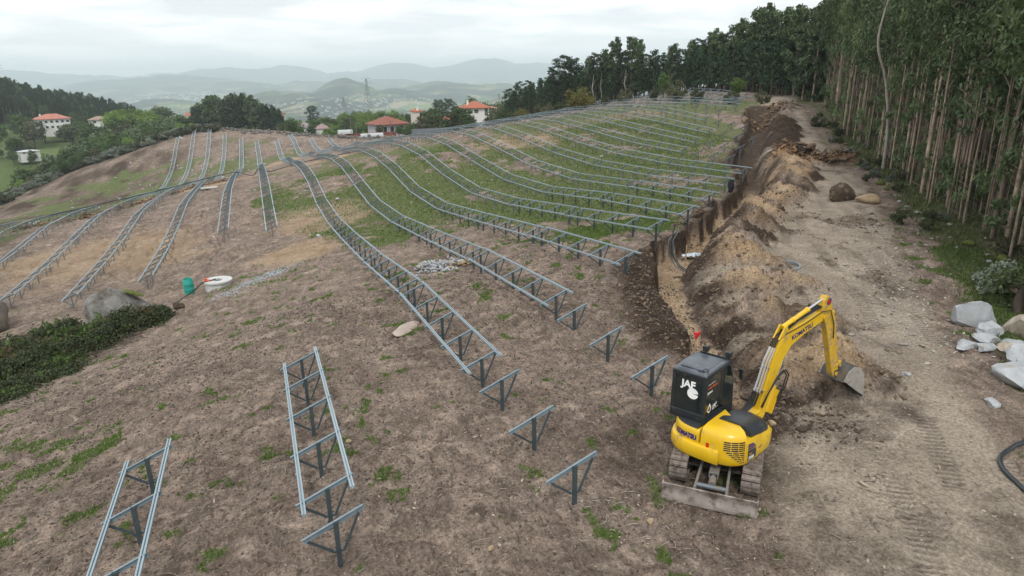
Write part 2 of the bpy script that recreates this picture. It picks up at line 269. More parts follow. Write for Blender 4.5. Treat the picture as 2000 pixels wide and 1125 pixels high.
def shape(x,y):
    """all man-made relief: returns height and masks"""
    x=np.asarray(x,float); y=np.asarray(y,float)
    z=T(x,y); near=ss(90,45,y)*ss(-30,-15,x)
    z=z+.10*fbm(x*.35,y*.35,3,5)+.30*fbm(x*.09,y*.09,2,9)*ss(20,60,y)
    d,sd,pt=polyd(x,y,TR); hd,hs,hpar=polyd(x,y,HP)
    Hh=np.interp(hpar,range(len(HP)),[p[2] for p in HP]); Hw=np.interp(hpar,range(len(HP)),HPw)
    wob=fbm(x*.7,y*.7,3,21)
    lob=np.abs(np.sin(hpar*3.4+wob*1.2+hd*.35))
    hf=np.full(x.shape,0.); cidx=np.full(x.shape,.5); near_h=hd<5.
    xs_,ys_=x[near_h],y[near_h]; wx_=xs_+.28*fbm(xs_*.9,ys_*.9,3,22); wy_=ys_+.28*fbm(xs_*.9,ys_*.9,3,23); hs_=np.zeros(xs_.shape); ci_=np.full(xs_.shape,.5)
    for (cx0,cy0,ch,sl_,cc,cdx,cdy,ck) in CONES:
        al=(wx_-cx0)*cdx+(wy_-cy0)*cdy; la=(wx_-cx0)*cdy-(wy_-cy0)*cdx; r_=np.sqrt((al*1.55)**2+(la*np.where(la<0,.62,.86))**2); hh_=ch-(np.sqrt(r_*r_+.05)-.22)/sl_; up=hh_>hs_; hs_=np.where(up,hh_,hs_); ci_=np.where(up,cc,ci_)
    hf[near_h]=hs_; cidx[near_h]=ci_; prof=np.clip(hf/1.25,0,1)
    endf=ss(-.05,.25,hpar)
    ero=fbm(x*1.6,y*1.6,4,77)
    heap=hf*(1+.10*ero)
    rg=np.abs(fbm(x*1.9,y*1.9,3,31)); heap=heap+ss(0,.2,prof)*(.10*(1-rg*3.0)+.13*fbm(x*2.6,y*2.6,4,33,.6)+.06*fbm(x*8,y*8,2,34))
    # trench : vertical wall on the field side, raking on the spoil side
    hw=.42+.26*fbm(x*.9,y*.9,3,51)+.13*fbm(x*3.2,y*3.2,2,53)+ss(5.,6.,pt)*.12+ss(12,14,pt)*.3
    dep=(.5+.65*ss(3.6,5.6,pt))*ss(.0,.8,pt)*(1-ss(16.3,17,pt))
    wall=np.where(sd<0,.12,.85); hw=hw+np.where(sd<0,.55*ss(.02,.06,fbm(x*.42,y*.42,2,57)),0)*ss(5,6,pt)
    tr=ss(0,1,(hw+wall-d)/wall)
    broken=ss(9.5,8.,np.hypot(x-17,y-25.5)*3)*0
    # dug hollow where the bucket has worked
    z=z-tr*dep
    nearedge=1-ss(hw+wall,hw+wall+.5,d)
    heap=heap*(.25+.75*ss(.3,1.7,d-hw))*ss(0,.5,d-hw-.1)
    z=z+heap
    # loose dark spoil thrown on the field side near the machine
    ls=ss(2.6,.6,d-hw)*(sd<0)*ss(0.6,1.6,pt)*(1-ss(5.2,5.8,pt))
    z=z+ls*(.10+.16*np.clip(fbm(x*1.7,y*1.7,4,61)+.2,0,1))*ss(0,.4,d-hw-.1)
    # far dug pit near the loose frames
    pit=ss(3.2,1.2,np.hypot((x-41.5)*1.,(y-50.2)*.9)); z=z-1.1*pit*(heap<.2)
    # clay berm across the track
    bd,bs,bp=polyd(x,y,[(41.8,45.6),(43.5,44.2),(45.8,42.4)]); berm=ss(1.3,.2,bd); z=z+berm*(.7+.4*fbm(x*1.2,y*1.2,3,71))
    # track
    kd,ks,kp=polyd(x,y,TRACKL); track=(ss(.0,.8,kd*np.where(ks<0,1,-1)+.25*fbm(x*.9,y*.9,3,81))) # left of the edge line
    track=track*(1-ss(.05,.4,prof))*np.where(sd>0,1,0)*ss(.3,1.2,d)
    # before the trench start : machine standing ground to the south
    sx=np.hypot(x-11.3,y-7.5); track=np.maximum(track,ss(3.6,2.4,sx+.6*wob)*(np.where((ks<0)|(kd<.4),1,0)))
    # ruts and tread marks
    rut=np.abs(fbm(x*.5+3,y*.22,3,91))
    z=z-track*.05*ss(.12,.0,rut)
    fx=(x*.80-y*.60); along=(x*.60+y*.80)
    tread=np.zeros(x.shape)
    for cxr,ph in ((5.4,0.),(6.9,0.),(8.6,1.),(10.1,1.),(7.7,2.),(3.9,2.)):
        band=ss(.26,.20,np.abs(fx-cxr+.35*np.sin(along*.22+ph)))*track*ss(-.12,.1,fbm(x*.35+ph,y*.35,2,95)); tread=np.maximum(tread,band); z=z-.035*band
    ck=fbm(x*.42+.25*fbm(x*2,y*2,2,96),y*.42,3,97); ckl=ss(.016,.003,np.abs(ck))*track*ss(0,.2,fbm(x*.3,y*.3,2,98)+.1); z=z-.05*ckl
    # machine standing pad is pressed flat
    mp=ss(2.4,1.7,np.hypot(x-8.6,y-10.4)); z=z*(1-mp)+mp*(-8.30+.03*wob)
    # fine relief
    rough=.10+.10*ss(-.1,.4,fbm(x*.4,y*.4,2,15)); rough=np.where(track>.4,.018,rough)
    wr=fbm(x*.8,y*.8,2,17); z=z+rough*fbm(x*2.0,y*2.0,5,3,.66)+(1-track)*.05*np.abs(fbm(x*1.1+.6*y,y*.9-.2*x,3,14))-(1-track)*.07*ss(.10,0,np.abs(fbm(x*1.5-y*.5+wr,y*1.1+wr,3,19)))+ (1-track)*.035*fbm(x*7.5,y*7.5,3,6)*ss(40,15,y)
    # long drainage rills on the western flank
    ril=ss(.10,.0,np.abs(fbm(x*.75+y*.05,y*.10,3,101))); wz=ss(0,-6,x)*ss(40,60,y)+.5*ss(3,-3,x)*ss(34,44,y)*ss(70,60,y); z=z-.16*ril*wz
    # ---- masks
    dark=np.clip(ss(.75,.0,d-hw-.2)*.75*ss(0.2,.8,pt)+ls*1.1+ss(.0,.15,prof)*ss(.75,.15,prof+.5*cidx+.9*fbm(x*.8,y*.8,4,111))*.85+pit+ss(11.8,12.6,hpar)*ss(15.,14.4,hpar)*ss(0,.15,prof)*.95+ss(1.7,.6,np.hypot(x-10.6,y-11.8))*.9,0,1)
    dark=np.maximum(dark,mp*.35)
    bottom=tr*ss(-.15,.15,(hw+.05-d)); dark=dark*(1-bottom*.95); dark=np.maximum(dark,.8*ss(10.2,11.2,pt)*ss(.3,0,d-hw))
    dark=np.maximum(dark,.95*ss(.34,.05,np.abs(d-hw-.10))*(sd<0)*ss(2.2,3.4,pt)); dark=np.maximum(dark,np.clip(ss(2.5,.7,d-hw)*(sd>0)*(.62+.9*fbm(x*.7,y*.7,4,191)),0,.95)*ss(.05,.3,d-hw)*ss(.4,1.2,pt)); dark=np.maximum(dark,.6*ss(.1,.4,fbm(x*.5,y*.5,4,193))*ss(0,.12,prof))  # field-side wall: shade of the black undercut painted into the dark soil mask
    clay=np.clip(berm+ss(.5,.9,np.abs(hpar-15.2)<1.)*0,0,1)
    sand=np.clip(ss(.1,.6,prof)*ss(-.35,.35,fbm(x*.7,y*.7,4,121)+cidx*1.1-.40)*(hpar<12.2)+bottom*.9*(1-.85*ss(10.2,11.2,pt)),0,1)
    # bare sandy scrapes
    def blob(cx,cy,rx,ry,a=0):
        c,s_=math.cos(a),math.sin(a); u=((x-cx)*c+(y-cy)*s_)/rx; v=(-(x-cx)*s_+(y-cy)*c)/ry
        return ss(1.25,.6,np.sqrt(u*u+v*v)+.45*fbm(x*.25,y*.25,4,131))
    sand=np.maximum(sand,.75*blob(2.2,47,3.2,4.5)); sand=np.maximum(sand,.8*blob(0,106,16,4,-.05)); sand=np.maximum(sand,.6*blob(-13,62,8,9))
    sand=np.maximum(sand,.75*blob(9,100,5,3)); sand=np.maximum(sand,.55*blob(4.5,60,5,6)); sand=np.maximum(sand,.8*blob(5,150,6,9)); sand=np.maximum(sand,.7*blob(-5,140,8,6)); sand=np.maximum(sand,.8*blob(-46,150,3,12)); sand=np.maximum(sand,.55*blob(30,76,6,5)); sand=np.maximum(sand,.3*blob(48,84,6,3))
    gl=fbm(x*.16,y*.11,4,141)
    gz=np.clip(blob(20,54,17,24)*.95+blob(7,60,5,8)*.6+blob(14,90,14,16)*.6+blob(37,58,16,22)*.75+blob(-20,110,9,25)*.45+blob(-38,130,21,62)*1.0+blob(-33,90,9,25)*.6+blob(-14,165,26,38)*.55+blob(5,72,6,10)*.5+blob(55,84,24,16)*.85+blob(40,78,16,12)*.5+.14,0,1)
    grass=ss(.30,.62,gz*.66+gl*.52+.32*fbm(x*1.3,y*1.3,4,151))*.88
    sp_=ss(.36,.50,fbm(x*1.7,y*1.7,4,161)+.22*fbm(x*.2,y*.2,2,163)); grass=np.maximum(grass,sp_*.95*ss(80,30,y))
    # verge under the wood
    verge=np.where(ks>0,ss(.5,2.0,kd+.8*fbm(x*.6,y*.6,3,171)),0)*np.where(sd>0,1,0)*ss(8.5,10.,y+.4*x-.0); 
    grass=np.maximum(grass,verge*.9*ss(-.45,.05,fbm(x*.5,y*.5,4,173)+.1))
    site=ss(120,100,x)
    grass=grass*(1-sand*.9)*(1-dark)*(1-track*.97)*(1-ss(0,.1,prof)); grass=np.maximum(grass,ss(0,12,-56+6*np.sin(y/37.)-x)*.8*ss(80,120,y)); grass=np.maximum(grass,ss(215,235,y+.2*x)*.9)
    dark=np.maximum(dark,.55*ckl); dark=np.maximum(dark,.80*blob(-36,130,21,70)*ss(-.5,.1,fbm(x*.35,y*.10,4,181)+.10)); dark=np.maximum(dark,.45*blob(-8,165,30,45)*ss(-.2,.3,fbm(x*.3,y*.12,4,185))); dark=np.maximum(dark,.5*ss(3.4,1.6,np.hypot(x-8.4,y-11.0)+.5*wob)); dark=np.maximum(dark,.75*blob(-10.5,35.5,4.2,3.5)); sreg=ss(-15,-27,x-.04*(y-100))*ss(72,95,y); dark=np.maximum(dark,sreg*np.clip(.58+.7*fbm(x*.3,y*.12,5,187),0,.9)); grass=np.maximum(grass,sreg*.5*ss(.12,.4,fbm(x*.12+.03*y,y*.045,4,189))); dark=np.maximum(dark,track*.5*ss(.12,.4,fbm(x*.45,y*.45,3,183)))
    return z,dict(tread=tread,grass=grass,dark=dark,sand=sand*(1-dark*.5),track=track,clay=clay,prof=prof,tr=tr,verge=verge)
def G1(x,y): return float(shape(np.array([x]),np.array([y]))[0][0])
def graded(lo,fa,fb,hi,fine,growL,growR,mx):
    a=list(np.arange(fa,fb,fine)); s=fine; v=a[-1]
    while v<hi: s=min(s*growR,mx); v+=s; a.append(v)
    s=fine; v=a[0]; L=[]
    while v>lo: s=min(s*growL,mx); v-=s; L.append(v)
    return np.array(L[::-1]+a)
gx=graded(-92,-7,19.5,114,.085,1.025,1.012,1.0); gy=graded(-22,6.2,24,300,.085,1.1,1.0065,1.6)
XX,YY=np.meshgrid(gx,gy,indexing='ij'); ZZ,MK=shape(XX,YY)
nX,nY=len(gx),len(gy); print('ground grid',nX,nY)
I=np.arange(nX*nY).reshape(nX,nY); Q=np.stack([I[:-1,:-1],I[1:,:-1],I[1:,1:],I[:-1,1:]],-1).reshape(-1,4)
def soil_mat():
    m=bpy.data.materials.new('site_soil'); m.use_nodes=True; t=m.node_tree; b=t.nodes['Principled BSDF']; b.inputs['Roughness'].default_value=.95; b.inputs['Specular IOR Level'].default_value=.15
    g=t.nodes.new('ShaderNodeNewGeometry'); P=g.outputs['Position']
    def noise(sc,det=6,ro=.55,dist=0,vec=None):
        n=t.nodes.new('ShaderNodeTexNoise'); n.inputs['Scale'].default_value=sc; n.inputs['Detail'].default_value=det; n.inputs['Roughness'].default_value=ro; n.inputs['Distortion'].default_value=dist; lk(t,vec or P,n.inputs['Vector']); return n.outputs['Fac']
    def mr(v,a,b_,c=0.,d=1.):
        r=t.nodes.new('ShaderNodeMapRange'); r.inputs[1].default_value=a; r.inputs[2].default_value=b_; r.inputs[3].default_value=c; r.inputs[4].default_value=d; lk(t,v,r.inputs[0]); return r.outputs[0]
    def mixc(f,a,b_):
        x=t.nodes.new('ShaderNodeMix'); x.data_type='RGBA'
        if isinstance(f,float): x.inputs[0].default_value=f
        else: lk(t,f,x.inputs[0])
        for s_,v in ((6,a),(7,b_)):
            if isinstance(v,tuple): x.inputs[s_].default_value=(*v,1)
            else: lk(t,v,x.inputs[s_])
        return x.outputs[2]
    def mth(op,a,b_):
        x=t.nodes.new('ShaderNodeMath'); x.operation=op
        for i,v in enumerate((a,b_)):
            if isinstance(v,(float,int)): x.inputs[i].default_value=v
            else: lk(t,v,x.inputs[i])
        return x.outputs[0]
    def at(n):
        a=t.nodes.new('ShaderNodeAttribute'); a.attribute_name=n; return a.outputs['Fac']
    n1=noise(.45,8,.6,.6); n2=noise(2.6,8,.65,.4); n3=noise(14,8,.7); n4=noise(60,4,.7)
    mp=t.nodes.new('ShaderNodeMapping'); mp.inputs['Rotation'].default_value=(0,0,R_(-28)); mp.inputs['Scale'].default_value=(1,.22,1); lk(t,P,mp.inputs['Vector'])
    ns=noise(5.5,7,.7,1.2,mp.outputs[0])
    soil=mixc(mr(n1,.38,.62),(.17,.125,.098),(.355,.272,.218))
    soil=mixc(mr(n2,.42,.66),soil,(.225,.18,.148))
    soil=mixc(mr(ns,.50,.66,0,.72),soil,(.075,.058,.047)); nb=noise(4.2,9,.72,.5); soil=mixc(mr(nb,.50,.64,0,.6),soil,(.10,.078,.062)); nl=noise(22,5,.75,2.,mp.outputs[0]); soil=mixc(mr(nl,.56,.68,0,.6),soil,(.42,.35,.29))
    n5=noise(1.3,6,.6,.8); soil=mixc(mr(n5,.52,.66,0,.85),soil,(.40,.315,.255)); soil=mixc(mr(noise(.9,7,.62,.9),.55,.68,0,.8),soil,(.115,.085,.066))
    track=mixc(mr(n1,.35,.65),(.31,.26,.205),(.45,.38,.305)); track=mixc(mr(noise(.8,6,.6,.5),.55,.70,0,.7),track,(.165,.13,.108)); track=mixc(mr(ns,.56,.7,0,.35),track,(.16,.13,.1))
    sand=mixc(mr(n1,.35,.65),(.33,.225,.13),(.50,.375,.25)); sand=mixc(mr(n2,.45,.65,0,.5),sand,(.24,.16,.10))
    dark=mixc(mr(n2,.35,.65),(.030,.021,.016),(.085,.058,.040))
    clay=mixc(mr(n2,.35,.65),(.20,.10,.045),(.42,.26,.14))
    gr=mixc(mr(n2,.35,.65),(.06,.105,.02),(.115,.19,.035)); gr=mixc(mr(n3,.42,.62,0,.75),gr,(.17,.14,.095))
    gm=mth('ADD',at('grass'),mr(n3,.3,.7,-.40,.40)); gm=mth('ADD',gm,mr(noise(4.,5,.7),.3,.7,-.22,.22)); gm=mr(gm,.40,.78,0,.85)
    dt=t.nodes.new('ShaderNodeVectorMath'); dt.operation='DOT_PRODUCT'; lk(t,P,dt.inputs[0]); dt.inputs[1].default_value=(.60*2*math.pi/.17,.80*2*math.pi/.17,0); sn_=mth('SINE',dt.outputs['Value'],0.); trd=mth('MULTIPLY',at('tread'),mr(sn_,-.6,.6))
    c=mixc(at('track'),soil,track); c=mixc(mth('MULTIPLY',trd,.5),c,(.15,.12,.098)); c=mixc(at('sand'),c,sand); c=mixc(at('clay'),c,clay)
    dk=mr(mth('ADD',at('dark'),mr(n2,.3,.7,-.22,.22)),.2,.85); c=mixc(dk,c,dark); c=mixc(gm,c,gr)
    # fine grain and pebbles
    sc=t.nodes.new('ShaderNodeVectorMath'); sc.operation='SCALE'; lk(t,c,sc.inputs[0]); lk(t,mth('MULTIPLY',mr(n3,.28,.72,.38,1.62),mr(n4,.3,.7,.72,1.28)),sc.inputs['Scale']); c=sc.outputs[0]
    vo=t.nodes.new('ShaderNodeTexVoronoi'); vo.inputs['Scale'].default_value=9; lk(t,P,vo.inputs['Vector'])
    pb=mth('MULTIPLY',mr(vo.outputs['Distance'],.10,.16,1,0),mr(noise(3.,3),.52,.6)); c=mixc(mth('MULTIPLY',pb,.7),c,(.44,.40,.35))
    lk(t,c,b.inputs['Base Color'])
    h=mth('ADD',mth('MULTIPLY',trd,-.06),mth('MULTIPLY',n3,.10))
    h=mth('ADD',h,mth('MULTIPLY',nb,.12)) if True else h
    h=mth('ADD',mth('MULTIPLY',h,1.0),mth('MULTIPLY',n2,.16)); h=mth('ADD',h,mth('MULTIPLY',n4,.02)); h=mth('ADD',h,mth('MULTIPLY',ns,.08)); h=mth('ADD',h,mth('MULTIPLY',pb,.02))
    bp=t.nodes.new('ShaderNodeBump'); bp.inputs['Strength'].default_value=.9; bp.inputs['Distance'].default_value=.8; lk(t,h,bp.inputs['Height']); lk(t,bp.outputs[0],b.inputs['Normal'])
    return m
SOIL=soil_mat()
gme=npmesh('ground',np.stack([XX,YY,ZZ],-1).reshape(-1,3),Q,SOIL,True)
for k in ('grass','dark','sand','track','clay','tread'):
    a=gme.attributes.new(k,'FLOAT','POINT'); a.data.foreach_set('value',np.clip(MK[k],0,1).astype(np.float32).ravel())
tag(link('ground',gme),kind='structure')
# interpolated lookup on the built grid (fast placement of small things)
def GZ(x,y,A=None):
    A=ZZ if A is None else A
    x=np.asarray(x,float); y=np.asarray(y,float)
    i=np.clip(np.searchsorted(gx,x)-1,0,nX-2); j=np.clip(np.searchsorted(gy,y)-1,0,nY-2)
    u=np.clip((x-gx[i])/(gx[i+1]-gx[i]),0,1); v=np.clip((y-gy[j])/(gy[j+1]-gy[j]),0,1)
    return (A[i,j]*(1-u)+A[i+1,j]*u)*(1-v)+(A[i,j+1]*(1-u)+A[i+1,j+1]*u)*v
def gz(x,y): return float(GZ(x,y))
# ---------------------------------------------------------------- far landscape
HILLS=[]
def px_dir(px): 
    return AZ+math.atan((px-1000)/ (F_PX*math.cos(PITCH)+math.sin(PITCH)*(562.5-150)))
def addhill(px,py,dist,wpx,dw=.22):
    hz_=150-(px-1000)*.0175; h=-(py-hz_)/F_PX*dist; a=px_dir(px); HILLS.append((math.sin(a)*dist,math.cos(a)*dist,h,wpx/F_PX*dist*.75,dist*dw,a))
for q in [(560,176,3300,150),(680,157,3700,90),(770,172,3500,110),(870,160,4200,150),(970,163,4400,110),(430,196,3000,150),(330,190,3600,120),(1010,178,2500,90,.1),(1100,165,2700,100,.12),(620,190,2700,120,.15),(820,190,2900,120,.12),
          (350,150,7500,190),(480,158,6500,120),(230,158,7800,140),(620,160,6800,160),(760,156,6500,160),
          (150,152,11500,260),(330,148,12000,160),(460,137,11000,200),(570,133,11500,120),(690,143,10500,120),(790,127,11500,130),(880,132,11500,100),(955,119,11000,130),(1050,127,11500,150),(1180,127,11500,200),(1400,127,11500,300),(1700,125,11500,400),(-200,145,11500,400)]: addhill(*q)
CTRL=[]
for px_,py_,dd_ in [(-60,212,408),(0,214,408),(60,214,410),(110,215,412),(160,217,412),(210,220,415),(260,228,420),(0,258,345),(50,257,350),(92,255,360),(140,253,365),(193,246,385),(0,300,318),(50,300,325),(100,292,320),(0,345,262),(50,332,262),(100,318,262),(150,298,275),(200,275,300),(250,263,325),(300,262,325),(350,262,322),(400,260,325),(450,258,325),(500,256,325),(550,256,320),(0,188,480),(60,192,480),(120,205,480),(180,226,480),(260,245,480),(330,252,450),(400,256,450),(-80,260,360),(-80,320,290),
    (600,258,275),(660,258,270),(720,254,280),(780,250,285),(650,248,330),(720,242,345),(790,238,345),(850,236,300),(900,232,290),(960,228,280),(1010,226,270)]:
    h_=150-(px_-1000)*.0175; a_=px_dir(px_); CTRL.append((math.sin(a_)*dd_,math.cos(a_)*dd_,-(py_-h_)/F_PX*dd_))
def far(x,y):
    r=np.hypot(x,y)
    z=-30-118*ss(300,1900,r)+18*fbm(x/420,y/420,4,201)*ss(400,1500,r)
    base=z; m=np.full(x.shape,-400.)
    for hx,hy,h,wl,wd,a in HILLS:
        ca,sa=math.cos(a),math.sin(a); dx=x-hx; dy=y-hy; lat=dx*ca-dy*sa; dep=dx*sa+dy*ca
        g=np.exp(-(lat/wl)**2*.7)*np.exp(-(dep/wd)**2)
        m=np.maximum(m,-150+(h+150)*g)
    z=np.maximum(base,m+ (14*fbm(x/260,y/260,5,211)+9*fbm(x/90,y/90,3,213))*ss(-140,-60,m)*(1+r/9000)) 
    return z
def terrain_far(x,y):
    ex=np.maximum(np.maximum(-80-x,x-105),0); ey=np.maximum(y-282,0); eb=np.maximum(-20-y,0); d=np.sqrt(ex**2+ey**2+eb**2)
    t=T(np.clip(x,-86,108),np.clip(y,-22,284)); w_=ss(0,520,d)
    z=t*(1-w_)+far(x,y)*w_
    # surveyed points of the hillside beyond the bank
    wsum=np.full(x.shape,1e-6); acc=np.zeros(x.shape)
    for cx_,cy_,cz_ in CTRL:
        wk=np.exp(-(((x-cx_)**2+(y-cy_)**2)/(42.**2))); wsum=wsum+wk; acc=acc+wk*(cz_)
    cw=np.clip(wsum*1.6,0,1)*ss(0,35,d); z=z*(1-cw)+(acc/wsum)*cw
    z=z+6*np.exp(-(((x-150)/110)**2+((y-150)/120)**2))*ss(0,40,d)
    z=z-2*ss(40,0,d)*ss(0,6,d)
    inside=(x>-91)&(x<113)&(y>-21)&(y<299)
    di=np.minimum(np.minimum(x+91,113-x),np.minimum(y+21,299-y)); z=np.where(inside,z-5*ss(0,8,di)-.1,z)
    return z
th=np.linspace(0,2*math.pi,1081)[:-1]; rr=[25.]
while rr[-1]<14200: rr.append(rr[-1]*1.0155+.4)
rr=np.array(rr); TH,RR=np.meshgrid(th,rr,indexing='ij'); LX=RR*np.sin(TH); LY=RR*np.cos(TH); LZ=terrain_far(LX,LY)
n1_,n2_=len(th),len(rr); I=np.arange(n1_*n2_).reshape(n1_,n2_); I2=np.roll(I,-1,0); Q=np.stack([I[:,:-1],I[:,1:],I2[:,1:],I2[:,:-1]],-1).reshape(-1,4)
def land_mat():
    m=bpy.data.materials.new('countryside'); m.use_nodes=True; t=m.node_tree; b=t.nodes['Principled BSDF']; b.inputs['Roughness'].default_value=.95; b.inputs['Specular IOR Level'].default_value=.1
    g=t.nodes.new('ShaderNodeNewGeometry'); P=g.outputs['Position']
    def noise(sc,det=6,ro=.6):
        n=t.nodes.new('ShaderNodeTexNoise'); n.inputs['Scale'].default_value=sc; n.inputs['Detail'].default_value=det; n.inputs['Roughness'].default_value=ro; lk(t,P,n.inputs['Vector']); return n.outputs['Fac']
    vo=t.nodes.new('ShaderNodeTexVoronoi'); vo.inputs['Scale'].default_value=.011; lk(t,P,vo.inputs['Vector'])
    sepc=t.nodes.new('ShaderNodeSeparateColor'); lk(t,vo.outputs['Color'],sepc.inputs[0])
    cr=t.nodes.new('ShaderNodeValToRGB'); lk(t,sepc.outputs[0],cr.inputs[0]); cr.color_ramp.interpolation='CONSTANT'
    E_=cr.color_ramp.elements; E_[0].color=(.045,.075,.025,1); E_[1].position=.8; E_[1].color=(.28,.25,.16,1)
    for p,c in ((.2,(.07,.12,.032,1)),(.4,(.15,.20,.07,1)),(.6,(.10,.13,.05,1))): q=E_.new(p); q.color=c
    wd=t.nodes.new('ShaderNodeMapRange'); wd.inputs[1].default_value=.46; wd.inputs[2].default_value=.53; lk(t,noise(.0035,7,.62),wd.inputs[0])
    sz=t.nodes.new('ShaderNodeSeparateXYZ'); lk(t,P,sz.inputs[0]); hr=t.nodes.new('ShaderNodeMapRange'); hr.inputs[1].default_value=-100; hr.inputs[2].default_value=20; lk(t,sz.outputs[2],hr.inputs[0])
    mxm=t.nodes.new('ShaderNodeMath'); mxm.operation='MAXIMUM'; mu=t.nodes.new('ShaderNodeMath'); mu.operation='MULTIPLY'; lk(t,hr.outputs[0],mu.inputs[0]); mu.inputs[1].default_value=.8
    lk(t,wd.outputs[0],mxm.inputs[0]); lk(t,mu.outputs[0],mxm.inputs[1])
    # near the site it is meadow
    ln=t.nodes.new('ShaderNodeVectorMath'); ln.operation='LENGTH'; lk(t,P,ln.inputs[0]); nr=t.nodes.new('ShaderNodeMapRange'); nr.inputs[1].default_value=500; nr.inputs[2].default_value=900; nr.inputs[3].default_value=.6; lk(t,ln.outputs['Value'],nr.inputs[0])
    m2=t.nodes.new('ShaderNodeMath'); m2.operation='MULTIPLY'; lk(t,mxm.outputs[0],m2.inputs[0]); lk(t,nr.outputs[0],m2.inputs[1])
    x=t.nodes.new('ShaderNodeMix'); x.data_type='RGBA'; lk(t,m2.outputs[0],x.inputs[0]); lk(t,cr.outputs[0],x.inputs[6]); x.inputs[7].default_value=(.016,.032,.020,1)
    s=t.nodes.new('ShaderNodeVectorMath'); s.operation='SCALE'; r=t.nodes.new('ShaderNodeMapRange'); r.inputs[1].default_value=.3; r.inputs[2].default_value=.7; r.inputs[3].default_value=.65; r.inputs[4].default_value=1.35; lk(t,noise(.05,8,.7),r.inputs[0]); lk(t,x.outputs[2],s.inputs[0]); lk(t,r.outputs[0],s.inputs['Scale'])
    lk(t,s.outputs[0],b.inputs['Base Color']); return m
tag(link('hills',npmesh('hills',np.stack([LX,LY,LZ],-1).reshape(-1,3),Q,land_mat(),True)),kind='structure')
def LZf(x,y):
    if -90<x<112 and -20<y<298: return gz(x,y)
    return float(terrain_far(np.array([float(x)]),np.array([float(y)]))[0])
# ---------------------------------------------------------------- air
hzb=MB(); _zb=float(LZ.min())-1; _zt=max(float(LZ.max()),25.)+6; hzb.box((0,0,(_zb+_zt)/2),(28640,28640,_zt-_zb)); print('air',_zb,_zt); hm=bpy.data.materials.new('air'); hm.use_nodes=True; ht=hm.node_tree; ht.nodes.clear()
pv=ht.nodes.new('ShaderNodeVolumePrincipled'); pv.inputs['Color'].default_value=(.82,.93,1,1); pv.inputs['Density'].default_value=.0002; pv.inputs['Anisotropy'].default_value=.0
om=ht.nodes.new('ShaderNodeOutputMaterial'); lk(ht,pv.outputs[0],om.inputs['Volume'])
tag(hzb.build('haze',hm),kind='stuff')
# ---------------------------------------------------------------- galvanised panel tables
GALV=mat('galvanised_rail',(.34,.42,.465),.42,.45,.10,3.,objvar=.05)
GALVD=mat('galvanised_post_shaded',(.075,.10,.112),.45,.45,.14,5.,objvar=.08)  # same steel as the rails, its colour darkened for shade on upright faces
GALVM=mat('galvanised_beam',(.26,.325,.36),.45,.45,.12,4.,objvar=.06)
def cprof(m,a,b,w,h,t=.008,up=(0,0,1),openside=1):
    """C-section member from a to b: web plus two flanges"""
    a=Vector(a); b=Vector(b); d=(b-a).normalized(); u=Vector(up); r=d.cross(u).normalized(); u=r.cross(d)
    m.bar(a+r*(openside*-w/2),b+r*(openside*-w/2),t,h,u)
    m.bar(a+u*(h/2-t/2),b+u*(h/2-t/2),w,t,u); m.bar(a-u*(h/2-t/2),b-u*(h/2-t/2),w,t,u)
# frame geometry (x across the row, z up from ground datum)
BL=(-.58,.025,.565); BRt=(.51,.025,1.01)
def beam_mb(m=None):
    m=m or MB(); cprof(m,BL,BRt,.045,.085,.01,(0,0,1),1); return m
def post_mb(m=None):
    m=m or MB(); cprof(m,(0,-.03,-1.5),(0,-.03,.86),.055,.085,.01,(1,0,0),1); return m
def brace_l_mb(m=None):
    m=m or MB(); cprof(m,(-.50,0,.565),(-.075,0,.235),.035,.04,.007,(0,1,0)); m.box((-.06,.0,.235),(.09,.05,.035)); return m
def brace_r_mb(m=None):
    m=m or MB(); cprof(m,(.41,0,.93),(.105,0,.235),.035,.04,.007,(0,1,0)); m.box((.065,.0,.235),(.10,.05,.035)); return m
def simple_frame():
    m=MB(); m.bar(BL,BRt,.045,.08); m.bar((0,-.03,-1.2),(0,-.03,.86),.06,.05,(0,1,0)); m.bar((-.50,0,.565),(-.05,0,.235),.03,.035); m.bar((.41,0,.93),(.08,0,.235),.03,.035); return m
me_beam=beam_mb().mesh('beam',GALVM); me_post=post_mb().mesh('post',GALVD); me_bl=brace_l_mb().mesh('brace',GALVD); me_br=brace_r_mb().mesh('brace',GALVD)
me_frame=simple_frame().mesh('frame',mat('galvanised_frame',(.15,.19,.21),.45,.45,.14,5.,objvar=.08))  # tone between beam and post, so it carries part of the painted shade
def rail_mesh():
    prof=[(-.042,0),(-.042,.055),(-.013,.055),(-.009,.02),(.009,.02),(.013,.055),(.042,.055),(.042,0)]
    m=MB(); m.prism(prof,-.5,.5,axis='y'); return m.mesh('rail',GALV)
me_rail=rail_mesh()
RX=((-.47,.665),(.43,1.025))    # rail offsets: x, underside z
def rail(parent,x,za,zb,ya,yb,dz):
    """from (ya,za) to (yb,zb) in parent space"""
    L=math.hypot(yb-ya,zb-za); a=math.atan2(zb-za,yb-ya)
    o=bpy.data.objects.new('rail',me_rail); o.parent=parent; o.location=(x,(ya+yb)/2,(za+zb)/2+dz); o.rotation_euler=(a,0,math.atan(.0)); o.scale=(1,L,1); col.objects.link(o)
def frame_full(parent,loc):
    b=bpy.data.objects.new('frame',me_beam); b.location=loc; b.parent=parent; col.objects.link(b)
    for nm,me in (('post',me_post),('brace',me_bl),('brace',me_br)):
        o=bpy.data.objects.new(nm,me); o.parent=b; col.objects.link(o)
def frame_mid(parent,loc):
    b=bpy.data.objects.new('frame',me_frame); b.location=loc; b.parent=parent; col.objects.link(b)
